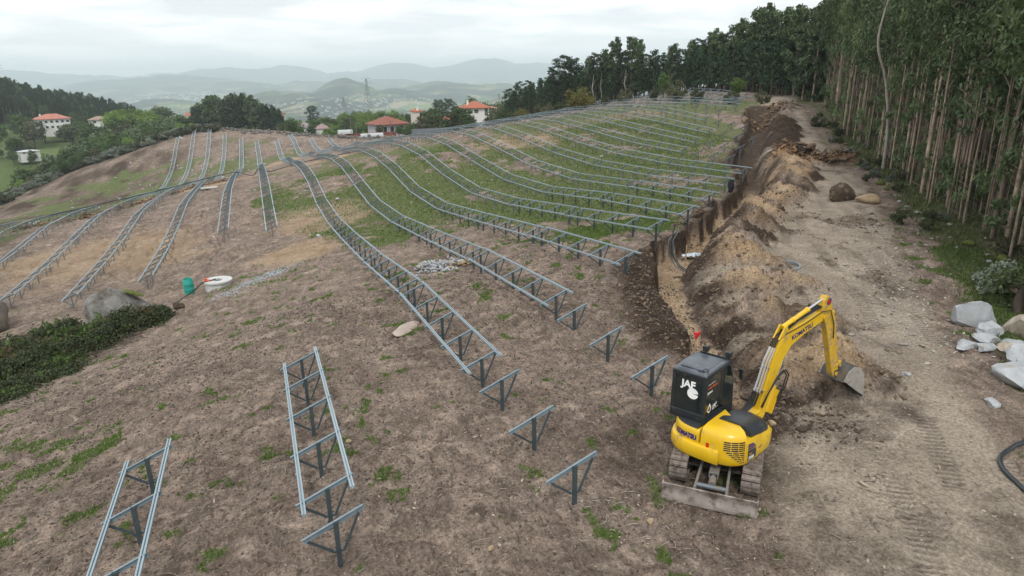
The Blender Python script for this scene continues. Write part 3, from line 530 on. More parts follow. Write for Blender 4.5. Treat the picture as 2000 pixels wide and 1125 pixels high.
OR=['first','second','third','fourth','fifth','sixth','seventh','eighth','ninth','tenth','eleventh','twelfth','thirteenth','fourteenth','fifteenth','sixteenth','seventeenth','eighteenth','nineteenth','twentieth','twenty-first','twenty-second','twenty-third','twenty-fourth','twenty-fifth','twenty-sixth']
NT=[0]
def table(x,ys,rails=True,rowname='',k=0,single=False):
    """ys: y of each frame. Rails overhang the end frames"""
    z0=float(T(x,ys[0])); z1=float(T(x,ys[-1])); y0,y1=ys[0],ys[-1]
    d=math.hypot(x,(y0+y1)/2)
    line=lambda y: z0+(z1-z0)*((y-y0)/(y1-y0) if y1>y0 else 0)
    ym=(y0+y1)/2; zm=line(ym)
    lab='%s table of %s, from near end'%(OR[min(k,25)],rowname)
    NT[0]+=1
    ov=.42
    za,zb=line(y0-ov)-zm,line(y1+ov)-zm
    if d<128:
        t=empty('panel_table',(x,ym,zm)); tag(t,lab,'panel table','steel panel tables in rows')
        for y in ys: (frame_full if d<50 else frame_mid)(t,(0,y-ym,line(y)-zm))
        for rx,rz in RX: rail(t,rx,za,zb,y0-ov-ym,y1+ov-ym,rz-.055)
    else:
        m=MB()
        for y in ys:
            dz=line(y)-zm; yy=y-ym
            m.bar((-.58,yy,.56+dz),(.51,yy,1.0+dz),.05,.08); m.bar((0,yy,-1.2+dz),(0,yy,.86+dz),.08,.06,(0,1,0)); m.bar((.41,yy,.93+dz),(.08,yy,.235+dz),.035,.035); m.bar((-.5,yy,.565+dz),(-.05,yy,.235+dz),.035,.035)
        for rx,rz in RX: m.bar((rx,y0-ov-ym,za+rz),(rx,y1+ov-ym,zb+rz),.096,.055)
        o=m.build('panel_table',GALV); o.location=(x,ym,zm); tag(o,lab,'panel table','steel panel tables in rows')
def lone_frame(x,y,lab,z=None):
    t=empty('triangular_stand',(x,y,float(T(x,y)) if z is None else z)); tag(t,lab,'steel frame','single frames without rails')
    if math.hypot(x,y)<60:
        link('beam',me_beam,t); link('post',me_post,t); link('brace',me_bl,t); link('brace',me_br,t)
    else: link('frame',me_frame,t)
def run(x,ya,yb,rowname,sp=2.1,k0=0,n=5,first=0):
    y=ya; k=k0
    while y<yb-2:
        ys=[y+sp*i for i in range(n) if y+sp*i<=yb+.3]
        if len(ys)<2: break
        table(x,ys,True,rowname,k); k+=1; y=ys[-1]+1.15
    return k
# near pieces
table(.47,[11.44,13.35,15.25,17.07,18.6],rowname='the short foreground row',k=0)
lone_frame(.5,10.36,'lone triangular steel frame just below the foreground ladder-like table')
table(-3.05,[8.9,10.9,12.85,14.75],rowname='the row cut by the bottom left edge',k=0)
for y,l in ((10.35,'lone triangular steel frame nearest the excavator blade, on a pale concrete patch'),(12.45,'lone triangular steel frame second from the blade, halfway up to the long row'),(14.59,'lone triangular steel frame right at the near end of the longest row')): lone_frame(5.12,y,l,-8.2)
for y,l in ((13.86,'lone triangular steel frame right beside the black cab roof'),(16.27,'lone triangular steel frame between the cab and the end of the second row'),(18.57,'lone triangular steel frame touching the near end of the second row')): lone_frame(9.1,y,l,-8.2)
RW=[('C',5.05,16.0,107,112,183,'the longest central row'),
('D',9.05,19.9,117,121,192,'the second central row'),
('E',13.1,22.2,114,118,178,'the row ending at the trench corner'),
('F',17.3,26.6,118,121,176,'the row beside the black conduits'),
('G',21.4,29.9,121,124,150,'the third row along the trench'),
('H',25.6,33.7,118,0,0,'the fourth row along the trench'),
('I',29.7,37.5,118,0,0,'the row with the dark jacket'),
('J',33.9,40.8,116,0,0,'the row reaching over the trench'),
('K',38.1,54.6,118,0,0,'the first short row behind loose frames'),
('L',42.3,58.6,118,0,0,'the second short row behind loose frames'),
('M',46.5,62.0,118,0,0,'the third short row behind loose frames'),
('N',50.7,68.5,118,0,0,'the fourth short row behind loose frames'),
('O',54.9,79,118,0,0,'the fifth short row behind loose frames'),
('P',59.0,73.5,114,0,0,'the fifth row below the pines'),
('Q',63.2,78.5,112,0,0,'the fourth row below the pines'),
('R',67.4,83,112,0,0,'the third row below the pines'),
('S_',71.6,87,110,0,0,'the second row below the pines'),
('T_',75.8,90,110,0,0,'the topmost row below the pines'),
('B',.42,50.2+6.4,104,109,190,'the row pointing straight at the camera'),
('A',-3.45,60.5,105,110,200,'the row above the teal barrel'),
('Z1',-7.7,47.4,107,113,208,'the row behind the grey boulder'),
('Z2',-11.8,46.3,116,121,225,'the row left of the grey boulder'),
('Z3',-16.0,49.5,104,122,222,'the row behind the brown boulder'),
('Z4',-20.1,56.5,99,118,214,'the second row from the left'),
('Z5',-24.3,68,112,0,0,'the lowest left-edge row'),
('Z6',-28.5,76,98,0,0,'the short row by the clay rubble')]
for nm,x,a,b,c,d,l in RW:
    k=run(x,a,b,l,sp=2.1)
    if c: run(x,c,d,l+' beyond the cut',k0=0)
for i,(x,y) in enumerate([(38.1,47.6),(38.1,49.9),(38.1,52.2),(42.3,51.6),(42.3,53.9),(42.3,56.2),(46.5,55.),(46.5,57.3),(46.5,59.6),(50.7,61.4),(50.7,63.7),(50.7,66.),(54.9,71.6),(54.9,74.),(54.9,76.4)]):
    lone_frame(x,y,'loose triangular frame, %s of three past the %s short row end by the dug pit'%(OR[2-i%3],OR[i//3]))
print('tables',NT[0])
# ---------------------------------------------------------------- excavator
EX,EY,EG,ES=8.779,10.52,-8.284,.931
exc=empty('excavator',(EX,EY,EG)); tag(exc,'yellow and black mini excavator standing on its tracks beside the spoil heap','excavator')
YEL=mat('yellow_paint',(.74,.46,.012),.34,0,.04,5,dirt=(.26,.19,.11),dirtamt=.2,dscale=3.5,coat=.25)
YELW=mat('yellow_paint_worn',(.62,.37,.02),.5,0,.12,8,dirt=(.30,.24,.16),dirtamt=.42,dscale=9)
BLK=mat('black_plastic',(.018,.022,.026),.42,0,.15,5,dirt=(.10,.09,.08),dirtamt=.18,dscale=7)
ROOF=mat('black_roof_sheen',(.085,.10,.12),.32,0,.35,2,dirt=(.19,.205,.22),dirtamt=.3,dscale=2.5)  # light sheen on the roof put into its colour as brighter grey
GLASS=mat('tinted_glass',(.012,.022,.022),.05,0,.1,2,coat=.8,spec=.8); GLASS.node_tree.nodes['Principled BSDF'].inputs['Alpha'].default_value=.78
RUB=mat('rubber_hose',(.012,.012,.013),.5,0,.1,5)
MUD=mat('muddy_pad',(.20,.165,.145),.8,0,.2,12,bump=.5,bscale=30,dirt=(.09,.065,.05),dirtamt=.45,dscale=9)
STEELD=mat('worn_steel',(.23,.22,.21),.5,.4,.2,9,dirt=(.19,.15,.12),dirtamt=.5,dscale=5)
MUDD=mat('dark_mud',(.05,.04,.032),.95,0,.3,8,bump=.6,bscale=20)
CHR=mat('bare_steel',(.62,.64,.67),.22,.9,.05,5)
NAVY=mat('navy_print',(.015,.012,.16),.4); WHT=mat('white_print',(.85,.86,.86),.45); ORG=mat('orange_print',(.65,.10,.02),.5); REDR=mat('red_reflector',(.55,.02,.01),.25); GREYP=mat('grey_print',(.035,.04,.045),.4)
def rotf(deg,ox=0,oy=0,oz=0):
    a=R_(deg); c,s=math.cos(a),math.sin(a)
    return lambda p:(ES*((p[0]+0)*c+p[1]*s)+ox,ES*(-(p[0])*s+p[1]*c)+oy,ES*p[2]+oz)
U=rotf(44.3); Hh_=rotf(63)
pv_=Hh_((.1,1.0,0)); B_=rotf(80,pv_[0],pv_[1],0)
# undercarriage ---------------------------------
def stadium(s_):   # arc length -> (y,z,angle)
    L=1.86; r=.255; per=2*L+2*math.pi*r; s_=s_%per
    if s_<L: return (-L/2+s_,2*r+.03,0)
    s_-=L
    if s_<math.pi*r: a=s_/r; return (L/2+r*math.sin(a),r+.03+r*math.cos(a),-a)
    s_-=math.pi*r
    if s_<L: return (L/2-s_,.03,-math.pi)
    s_-=L; a=s_/r; return (-L/2-r*math.sin(a),r+.03-r*math.cos(a),-math.pi-a)
for sx in (-1,1):
    xc=sx*.78
    m=MB(U); pts=[stadium(i*(2*1.86+2*math.pi*.255)/60)[:2] for i in range(60)]
    P=[];Fc=[]
    for y,z in pts:
        P+=[(xc-.17,y,z),(xc+.17,y,z)]
    n=60
    for i in range(n): j=(i+1)%n; Fc.append((2*i,2*i+1,2*j+1,2*j))
    m.add(P,Fc); tk=m.build('track',MUDD,exc)
    NP=38; per=2*1.86+2*math.pi*.255
    for i in range(NP):
        y,z,a=stadium((i+.5)*per/NP); M_=Matrix.Rotation(a,3,'X'); nrm=M_@Vector((0,0,1)); q=Vector((xc,y,z))+nrm*.012
        m=MB(U); 
        m.box(q,(.39,per/NP*.90,.035),M=M_); m.box(q+nrm*.022,(.385,per/NP*.55,.022),M=M_); m.build('track_pad',MUD,tk,bevel=.004,seg=1)
    m=MB(U); m.box((xc,0,.29),(.16,1.7,.2)); m.box((xc-sx*.1,0,.3),(.1,1.2,.16)); fr=m.build('track_frame',MUDD,tk,bevel=.01)
    for yy,r in ((-.93,.2),(.93,.21)):
        m=MB(U); m.tube([(xc-.13,yy,.285),(xc+.13,yy,.285)],r,18); m.tube([(xc-.17,yy,.285),(xc+.17,yy,.285)],.09,12); m.build('idler' if yy<0 else 'sprocket',STEELD,tk,bevel=.006)
    for yy in (-.55,-.18,.18,.55):
        m=MB(U); m.tube([(xc-.12,yy,.12),(xc+.12,yy,.12)],.075,12); m.build('roller',STEELD,tk)
m=MB(U); m.box((0,0,.38),(.9,1.0,.2)); m.prism([(-.62,-.75),(.62,-.75),(.5,.3),(-.5,.3)],.27,.33,axis='z'); m.lathe([(.44,.48),(.44,.58)],n=28); m.build('undercarriage',MUDD,exc,bevel=.01)
# blade
m=MB(U); prof=[(-1.86,.02),(-1.90,.0),(-1.83,.06),(-1.79,.19),(-1.81,.31),(-1.86,.385),(-1.825,.385),(-1.775,.31),(-1.745,.19),(-1.77,.08),(-1.80,.01)]
prof=[(-1.88,.0),(-1.845,.10),(-1.83,.2),(-1.845,.3),(-1.87,.385),(-1.835,.39),(-1.795,.3),(-1.78,.2),(-1.79,.09),(-1.80,.0)]
m.prism(prof,-.985,.985,axis='x'); m.box((-.985,-1.83,.2),(.018,.12,.4)); m.box((.985,-1.83,.2),(.018,.12,.4)); m.box((0,-1.885,.035),(1.96,.02,.09))
bl=m.build('blade',mat('blade_steel',(.34,.30,.27),.75,.1,.2,5,bump=.25,bscale=25,dirt=(.105,.08,.06),dirtamt=.52,dscale=3),exc,smooth=True)
for sx in (-1,1):
    m=MB(U); m.bar((sx*.34,-1.79,.2),(sx*.30,-.5,.36),.055,.13); m.add([(sx*.34-.03,-1.80,.1),(sx*.34+.03,-1.80,.1),(sx*.34+.03,-1.80,.33),(sx*.34-.03,-1.80,.33),(sx*.34-.03,-1.5,.26),(sx*.34+.03,-1.5,.26)],[(0,1,2,3),(3,2,5,4),(0,3,4),(1,5,2),(0,4,5,1)]); m.build('blade_arm',STEELD,exc,bevel=.006)
m=MB(U); m.tube([(-.36,-1.45,.25),(.36,-1.45,.25)],.055,12); m.build('cross_tube',mat('blue_grey_steel',(.16,.19,.22),.5,.3,.1,8,dirt=(.2,.16,.12),dirtamt=.35),bl,smooth=True)
m=MB(U); m.box((0,-.85,.42),(.2,.62,.035)); m.box((-.09,-.85,.36),(.03,.6,.14)); m.box((.09,-.85,.36),(.03,.6,.14)); m.tube([(0,-1.42,.30),(0,-.9,.38)],.05,12); m.tube([(0,-1.42,.30),(0,-1.2,.33)],.08,10); m.build('blade_cylinder',STEELD,exc,bevel=.005)
# house -------------------------------------------
def outline(t,sc=1.0,a=.945,b=1.03,e=3.2):   # t in degrees, 180=left 270=rear 360=right
    c,s=math.cos(R_(t)),math.sin(R_(t)); k=2/e
    return (a*sc*math.copysign(abs(c)**k,c), b*sc*math.copysign(abs(s)**k,s)*1.0+ .02)
AT=np.linspace(180,360,721); AP=np.array([outline(t) for t in AT]); AS=np.concatenate([[0],np.cumsum(np.hypot(*(AP[1:]-AP[:-1]).T))])
def t_at(s): return float(np.interp(s,AS,AT))
def s_at(t): return float(np.interp(t,AT,AS))
def wedge(t0,t1,layers,ctr=(0,.1),n=26,xf=Hh_,extra=None):
    m=MB(xf); q0=s_at(max(180,t0)); ts=[t_at(q0+(s_at(t1)-q0)*i/n) for i in range(n+1)]; P=[];Fc=[]
    for li,(z,sc) in enumerate(layers):
        for t in ts: x,y=outline(t,sc); P.append((x,y,z(t) if callable(z) else z))
        z_=layers[li][0]; P.append((ctr[0],ctr[1],z_(270) if callable(z_) else z_))
    k=n+2
    for li in range(len(layers)-1):
        for i in range(k): j=(i+1)%k; Fc.append((li*k+i,li*k+j,(li+1)*k+j,(li+1)*k+i))
    for base,fl in ((0,True),((len(layers)-1)*k,False)):
        for i in range(n): f=(base+i,base+i+1,base+n+1); Fc.append(f[::-1] if fl else f)
    return m.add(P,Fc)
m=MB(Hh_); pts=[outline(t,.9) for t in range(180,361,10)]+[(.86,.75),(.5,1.0),(-.5,1.0),(-.86,.75)]; m.prism(pts,.58,.64,axis='z'); m.build('deck',BLK,exc)
wedge(182,284,[(.555,.90),(.60,1.03),(.70,1.075),(.86,1.075),(.93,1.05),(.955,1.0)]).build('counterweight',YEL,exc,True,bevel=0)
wedge(183,268.6,[(.95,.985),(1.0,.995),(1.16,.985),(1.25,.97),(1.285,.94)]).build('rear_cover',YEL,exc,True)
wedge(178,267,[(1.28,.95),(1.33,.93),(1.36,.86)]).build('trim',BLK,exc,True)
wedge(269.6,331,[(.60,.96),(.66,1.0),(.80,1.005),(1.12,.99),(1.24,.97),(1.32,.935),(1.375,.86),(1.40,.70)],n=60).build('engine_hood',YEL,exc,True)
wedge(331.8,360,[(.60,.96),(.66,1.0),(.80,1.005),(1.10,.985),(1.20,.955)],n=16).build('side_cover',YEL,exc,True)
m=MB(Hh_); P0=[outline(360,1.005),(.97,.42),(.90,.72),(.70,.92),(.4,.98),(0,.6),(0,.1)]
L_=[]
for z,sc in ((.60,.97),(.68,1.),(.95,1.0),(1.10,.97),(1.16,.93)): L_.append([(x*sc,y*sc+.0,z-(max(0,y)*.16 if z>1 else 0)) for x,y in P0])
k=len(P0); P=[p for l in L_ for p in l]; Fc=[(i*k+j,i*k+(j+1)%k,(i+1)*k+(j+1)%k,(i+1)*k+j) for i in range(4) for j in range(k)]+[tuple(range(k)),tuple(range(4*k,5*k))]
m.add(P,Fc); m.build('fuel_cover',YEL,exc,True,bevel=.012)
# black deck cover wrapping over the right front
m=MB(Hh_); rowsP=[]
for i in range(13):
    u=i/12; y=-.42+u*1.33; xo=np.interp(y,[-.42,.0,.4,.7,.91],[.86,.925,.91,.78,.60]); zt=np.interp(y,[-.42,.1,.5,.91],[1.43,1.36,1.26,1.06]); xi=np.interp(y,[-.42,.91],[.10,.05])
    rowsP.append([(xi,y,zt),(xi+(xo-xi)*.45,y,zt+.035),(xi+(xo-xi)*.8,y,zt),(xo,y,zt-.11),(xo+.008,y,zt-.20),(xo-.05,y,zt-.22),(xi,y,zt-.12)])
P=[p for r in rowsP for p in r]; k=7
Fc=[(i*k+j,i*k+(j+1)%k,(i+1)*k+(j+1)%k,(i+1)*k+j) for i in range(12) for j in range(k)]+[tuple(range(k)),tuple(range(12*k,13*k))]
m.add(P,Fc); m.build('deck_cover',mat('black_cover',(.03,.037,.045),.35,0,.1,4,dirt=(.12,.11,.1),dirtamt=.15),exc,True)
# surface mapping helpers for print and slots
def hood_pt(t,z,off=.006):
    sc=np.interp(z,[.60,.66,.80,1.12,1.24,1.32],[.96,1.0,1.005,.99,.97,.935]); x,y=outline(t,sc); x2,y2=outline(t+.5,sc); nx,ny=(y2-y),-(x2-x); l=math.hypot(nx,ny); return (x+nx/l*off,y+ny/l*off,z)
def cover_pt(t,z,off=.006):
    sc=np.interp(z,[.95,1.0,1.16,1.25],[.985,.995,.985,.97]); x,y=outline(t,sc); x2,y2=outline(t+.5,sc); nx,ny=(y2-y),-(x2-x); l=math.hypot(nx,ny); return (x+nx/l*off,y+ny/l*off,z)
# arc length tables so print keeps its proportions along the curved side
g=MB(Hh_); s0,s1=s_at(290),s_at(328)
for r in range(12):
    z=1.175-r*.046-(.015 if r>4 else 0)
    if z<.69: break
    lead=.0 if r<5 else (r-4)*.06
    cells=[s0+lead+(s1-s0-lead)*q for q in (0,.333,.666,1)]
    for c in range(3):
        a,b=cells[c]+.012,cells[c+1]-.012; n=5; P=[]
        for i in range(n+1):
            t=t_at(a+(b-a)*i/n); P+=[hood_pt(t,z,.016),hood_pt(t,z+.029,.016)]
        g.add(P,[(2*i,2*i+2,2*i+3,2*i+1) for i in range(n)])
g.build('grille',mat('grille_dark',(.03,.022,.012),.8),exc)
rib=MB(Hh_)
for r in range(13):
    z=1.205-r*.046-(.015 if r>5 else 0)
    if z<.69: break
    lead=.0 if r<6 else (r-5)*.06; a,b=s0+lead,s1
    rib.tube([hood_pt(t_at(a+(b-a)*i/8),z+.009,.016) for i in range(9)],.0065,5)
rib.build('grille_bars',YEL,exc)
def text_mesh(body,size,bold=.0):
    cu_=bpy.data.curves.new('t','FONT'); cu_.body=body; cu_.size=size; cu_.offset=bold; cu_.resolution_u=4
    o=bpy.data.objects.new('t',cu_); col.objects.link(o); bpy.context.view_layer.update()
    dg=bpy.context.evaluated_depsgraph_get(); me=bpy.data.meshes.new_from_object(o.evaluated_get(dg)); bpy.data.objects.remove(o); bpy.data.curves.remove(cu_)
    # cut long triangles so that print can bend
    V=[tuple(v.co) for v in me.vertices]; Fq=[tuple(p.vertices) for p in me.polygons]; bpy.data.meshes.remove(me); return V,Fq
def put_text(name,body,size,fn,mt,bold=0,parent=exc,sx=1.0,shear=0.):
    V,Fq=text_mesh(body,size,bold); w_=max(v[0] for v in V)*sx
    me=bpy.data.meshes.new(name); me.from_pydata([fn(v[0]*sx+shear*v[1],v[1],w_) for v in V],[],Fq); me.materials.append(mt)
    o=link(name,me,parent); return o
put_text('lettering','KOMATSU',.135,lambda u,v,w_:Hh_(cover_pt(t_at(s_at(268.6)-.055-w_+u),1.02+v*1.15,.007)),NAVY,.009,sx=.92)
put_text('lettering','PC',.085,lambda u,v,w_:Hh_(hood_pt(t_at(s_at(336)+.015+u),.80+v+.035,.0125)),mat('gold_print',(.5,.25,.02),.4),.004)
put_text('lettering','55MR',.10,lambda u,v,w_:Hh_(hood_pt(t_at(s_at(336)+.0+u),.745+v,.0125)),WHT,.004,sx=.85)
def patch(name,t0s,t1s,z0,z1,mt,off,fn=hood_pt,n=8,round_=0):
    m=MB(Hh_); P=[]
    for i in range(n+1):
        u=i/n; t=t_at(t0s+(t1s-t0s)*u); zt=z1-(round_*(max(0,u-.5)*2)**2); P+=[fn(t,z0+(zt-z0)*q,off) for q in (0,.5,1)]
    m.add(P,[(3*i+j,3*i+3+j,3*i+4+j,3*i+j+1) for i in range(n) for j in (0,1)]); return m.build(name,mt,exc)
sA=s_at(335.5)
patch('decal',sA-.015,sA+.30,.72,.97,GREYP,.009,round_=.03); 
for i,zz in enumerate((.985,1.035,1.08)): patch('decal',sA-.015,sA+.29-i*.05,zz,zz+.034,NAVY,.009,round_=.012)
patch('decal',sA+.42,sA+.70,.86,.885,NAVY,.012)
patch('reflector',s_at(271.5),s_at(271.5)+.07,.95,1.06,REDR,.010); patch('reflector',s_at(196),s_at(196)+.03,1.06,1.15,REDR,.010,cover_pt)
patch('decal',sA,sA+.14,.655,.70,mat('plate_grey',(.2,.2,.19),.4),.01)
# cab -----------------------------------------
CX0,CX1=-.97,-.135
sideP=[(-.745,1.36),(-.715,2.34),(-.66,2.47),(.38,2.49),(.56,2.40),(.78,1.85),(.80,.80),(-.3,.80),(-.4,1.3)]
cabe=MB(Hh_)
# lower panels and pillars
cabe.prism([(-.75,1.30),(-.745,1.50),(.80,1.30),(.80,.72),(-.25,.72),(-.35,1.30)],CX0,CX1,axis='x')
def pillar(a,b,r=.035): cabe.bar(a,b,r*2,r*2)
for x in (CX0+.04,CX1-.04):
    pillar((x,-.715,1.40),(x,-.68,2.42),.045); pillar((x,.78,1.25),(x,.745,1.85),.035); pillar((x,.745,1.85),(x,.50,2.42),.035); pillar((x,.05,1.35),(x,.05,2.44),.02)
    pillar((x,-.68,2.42),(x,.50,2.42),.045)
cabe.bar((CX0,-.69,2.40),(CX1,-.69,2.40),.07,.10); cabe.bar((CX0,-.735,1.44),(CX1,-.735,1.44),.07,.16); cabe.bar((CX0,.5,2.41),(CX1,.5,2.41),.06,.06)
cab=cabe.build('cab',BLK,exc,bevel=.016)
m=MB(Hh_); rp_=[(-.70,2.44),(-.66,2.50),(-.2,2.52),(.35,2.515),(.44,2.47),(.44,2.44)]; m.prism(rp_,CX0+.01,CX1-.01,axis='x'); m.box(((CX0+CX1)/2,-.12,2.52),(.62,.9,.025)); m.build('roof',ROOF,cab,True,bevel=.018)
m=MB(Hh_); m.prism([(.44,2.43),(.44,2.485),(.66,2.40),(.66,2.35)],CX0+.02,CX1-.02,axis='x'); m.build('visor',BLK,cab,bevel=.006)
def quad(name,pts,mt,parent,thick=.008,nrm=(0,-1,0)):
    m=MB(Hh_); n=Vector(nrm).normalized()*thick; P=[Vector(p) for p in pts]; k=len(P)
    m.add([tuple(p) for p in P]+[tuple(p+n) for p in P],[tuple(range(k)),tuple(range(k,2*k))]+[(i,(i+1)%k,k+(i+1)%k,k+i) for i in range(k)]); return m.build(name,mt,parent)
quad('rear_window',[(CX0+.085,-.735,1.52),(CX1-.085,-.735,1.52),(CX1-.09,-.705,2.35),(CX0+.09,-.705,2.35)],GLASS,cab)
xr=CX1-.012
quad('side_window',[(xr,-.665,1.42),(xr,.03,1.36),(xr,.03,2.38),(xr,-.635,2.37)],GLASS,cab,.006,(1,0,0))
quad('side_window',[(xr,.07,1.36),(xr,.74,1.32),(xr,.71,1.86),(xr,.48,2.37),(xr,.07,2.38)],GLASS,cab,.006,(1,0,0))
xl=CX0+.012
quad('side_window',[(xl,-.665,1.42),(xl,.74,1.32),(xl,.71,1.86),(xl,.48,2.37),(xl,-.635,2.37)],GLASS,cab,.006,(-1,0,0))
quad('windscreen',[(CX0+.07,.775,1.3),(CX1-.07,.775,1.3),(CX1-.07,.74,1.86),(CX1-.07,.49,2.38),(CX0+.07,.49,2.38),(CX0+.07,.74,1.86)],GLASS,cab,.006,(0,1,0))
m=MB(Hh_); m.box((-.6,-.05,1.45),(.44,.44,.14)); m.box((-.6,-.27,1.75),(.40,.10,.5)); m.build('seat',BLK,cab,bevel=.03)
# print on glass
def rear_fn(x0,z0,slant=0): return lambda u,v,w_:Hh_((x0+u,-.7475+(z0+v-1.52)*.036-.0,z0+v+slant*u))
put_text('lettering','JAF',.23,rear_fn(CX0+.24,2.10),WHT,.010,cab,sx=1.05)
m=MB(Hh_); cx_,cz_=CX1-.30,1.985; P=[(cx_,-.733,cz_)]
for i in range(29):
    a=R_(8+ i*(344/28)); P.append((cx_+.135*math.cos(a),-.733-.012,cz_+.135*math.sin(a)))
P[0]=(cx_,-.745,cz_); m.add(P,[(0,i,i+1) for i in range(1,29)]); m.build('decal',WHT,cab)
def side_fn(y0,z0): return lambda u,v,w_:Hh_((xr+.0075,y0+u,z0+v))
put_text('lettering','o seu futuro,',.095,side_fn(-.60,2.10),ORG,.003,cab); put_text('lettering','juntos',.095,side_fn(-.60,1.99),WHT,.003,cab); put_text('lettering','JAF',.145,side_fn(-.30,1.54),WHT,.004,cab)
m=MB(Hh_); m.box((xr+.0075,-.42,2.215),(.002,.33,.008)); m.box((xr+.0075,-.17,1.51),(.002,.28,.008)); 
cyy,czz=-.47,1.58; P=[]
for i in range(25):
    a=R_(60-i*13); P+=[(xr+.0078,cyy+.085*math.cos(a),czz+.085*math.sin(a)),(xr+.0078,cyy+.055*math.cos(a),czz+.055*math.sin(a))]
m.add(P,[(2*i,2*i+1,2*i+3,2*i+2) for i in range(24)]); m.add([(xr+.0078,cyy-.06,czz+.07),(xr+.0078,cyy+.07,czz+.07),(xr+.0078,cyy+.01,czz+.15)],[(0,1,2)]); m.build('decal',WHT,cab)
m=MB(Hh_); m.box((xr+.004,-.42,1.33),(.01,.22,.09)); m.build('plate',mat('plate',(.16,.16,.13),.4),cab)
m=MB(Hh_); m.box((xr+.010,-.42,1.33),(.004,.1,.05)); m.build('label_plate',mat('plate_amber',(.5,.3,.03),.4),cab)
for x in (-.78,-.2):
    m=MB(Hh_); m.box((x,.50,2.60),(.13,.12,.13)); m.tube([(x,.56,2.60),(x,.58,2.60)],.055,12); m.bar((x,.5,2.47),(x,.5,2.56),.03,.03); m.build('work_light',BLK,cab,bevel=.025)
m=MB(Hh_); m.bar((-.9,.46,2.50),(-.2,.46,2.50),.03,.04); m.build('light_bar',BLK,cab)
m=MB(Hh_); m.tube([(-.86,.42,2.5),(-.93,.5,2.95)],.006,5); m.build('antenna',BLK,cab)
m=MB(Hh_); m.tube([(CX1-.12,-.62,2.48),(CX1-.16,-.60,2.56),(CX1-.10,-.56,2.60),(CX1-.04,-.58,2.56),(CX1-.03,-.64,2.47)],.011,6); m.tube([(CX1-.3,-.66,2.47),(CX1-.22,-.6,2.53),(CX1-.15,-.62,2.49)],.011,6); m.build('cable',RUB,cab)
m=MB(Hh_); m.bar((CX1,.70,2.1),(CX1+.12,.80,2.1),.02,.02); m.box((CX1+.14,.82,2.05),(.13,.04,.26),rz=-.5); m.build('mirror',BLK,cab,bevel=.012)
m=MB(Hh_); m.tube([(CX0+.02,-.76,1.33),(CX0-.06,-.82,1.42),(CX0-.12,-.80,1.40)],.01,5); m.build('handle',BLK,cab)
# swing post and boom ---------------------------
m=MB(B_); m.prism([(-.25,.55),(.42,.62),(.56,.80),(.42,.98),(-.15,.92)],-.14,.14,axis='x'); m.tube([(0,0,.5),(0,0,1.0)],.12,16); m.build('swing_post',YEL,exc,bevel=.02)
lo=[(.62,.74),(.80,1.35),(1.12,2.16),(1.38,2.48),(1.9,2.70),(2.5,2.88)]; hi=[(2.5,3.14),(1.9,3.02),(1.25,2.86),(.96,2.70),(.74,2.3),(.52,1.5),(.36,.80)]
m=MB(B_); m.prism(lo+hi,-.105,.105,axis='x'); m.tube([(-.15,.45,.80),(.15,.45,.80)],.09,12); boom=m.build('boom',YEL,exc,bevel=.014)
put_text('lettering','KOMATSU',.17,lambda u,v,w_:B_((.110,1.36+u*.955-v*.25,2.615+u*.262+v*.96)),NAVY,.006,boom,sx=1.0)
put_text('lettering','KOMATSU',.17,lambda u,v,w_:B_((-.110,2.30-u*.955-v*.25,2.87-u*.262+v*.96)),NAVY,.006,boom,sx=1.0)
m=MB(B_); m.prism([(.88,2.72),(1.08,3.03),(1.16,3.02),(1.22,2.84)],-.10,-.06,axis='x'); m.prism([(.88,2.72),(1.08,3.03),(1.16,3.02),(1.22,2.84)],.06,.10,axis='x'); m.build('cylinder_bracket',YEL,boom,bevel=.006)
m=MB(B_); m.tube([(0,1.08,2.98),(0,1.98,3.26)],.058,16); m.tube([(0,1.42,3.087),(0,1.47,3.10)],.07,16); m.tube([(0,1.93,3.245),(0,2.0,3.267)],.068,16); cyl=m.build('arm_cylinder',YEL,exc,True)
m=MB(B_); m.tube([(0,1.98,3.26),(0,2.56,3.44)],.028,12); m.build('rod',CHR,cyl,True)
m=MB(B_); m.tube([(0,.78,.80),(0,1.02,1.45)],.06,14); m.box((0,1.02,1.02),(.17,.05,.62),M=Matrix.Rotation(R_(-20),3,'X')); bc=m.build('boom_cylinder',YEL,exc,True)
m=MB(B_); m.tube([(0,1.02,1.45),(0,1.28,2.2)],.028,10); m.build('rod',CHR,bc,True)
# arm
m=MB(B_); armP=[(2.42,3.06),(2.50,3.42),(2.60,3.53),(2.72,3.50),(2.86,3.22),(3.06,2.72),(3.50,1.30),(3.46,1.14),(3.34,1.10),(3.24,1.24),(2.80,2.50),(2.62,2.86),(2.46,2.90)]
m.prism(armP,-.085,.085,axis='x'); m.tube([(-.14,2.56,2.98),(.14,2.56,2.98)],.07,14); m.tube([(-.12,3.40,1.20),(.12,3.40,1.20)],.06,12); arm=m.build('arm',YELW,exc,bevel=.012)
m=MB(B_); P=[];
m.tube([(.0875,2.70,3.36),(.093,2.70,3.36)],.055,20); m.build('decal',REDR,arm)
m=MB(B_); m.tube([(.0870,2.70,3.36),(.091,2.70,3.36)],.085,20); m.build('decal',NAVY,arm)
m=MB(B_); m.tube([(0,3.02,3.02),(0,3.42,1.85)],.05,14); m.build('bucket_cylinder',YELW,exc,True)
m=MB(B_); m.tube([(0,3.42,1.85),(0,3.55,1.52)],.025,10); m.bar((-.09,3.36,1.42),(-.09,3.57,1.52),.03,.07); m.bar((.09,3.36,1.42),(.09,3.57,1.52),.03,.07); m.bar((0,3.55,1.52),(0,3.68,1.22),.12,.07); m.build('bucket_link',YELW,exc,bevel=.006)
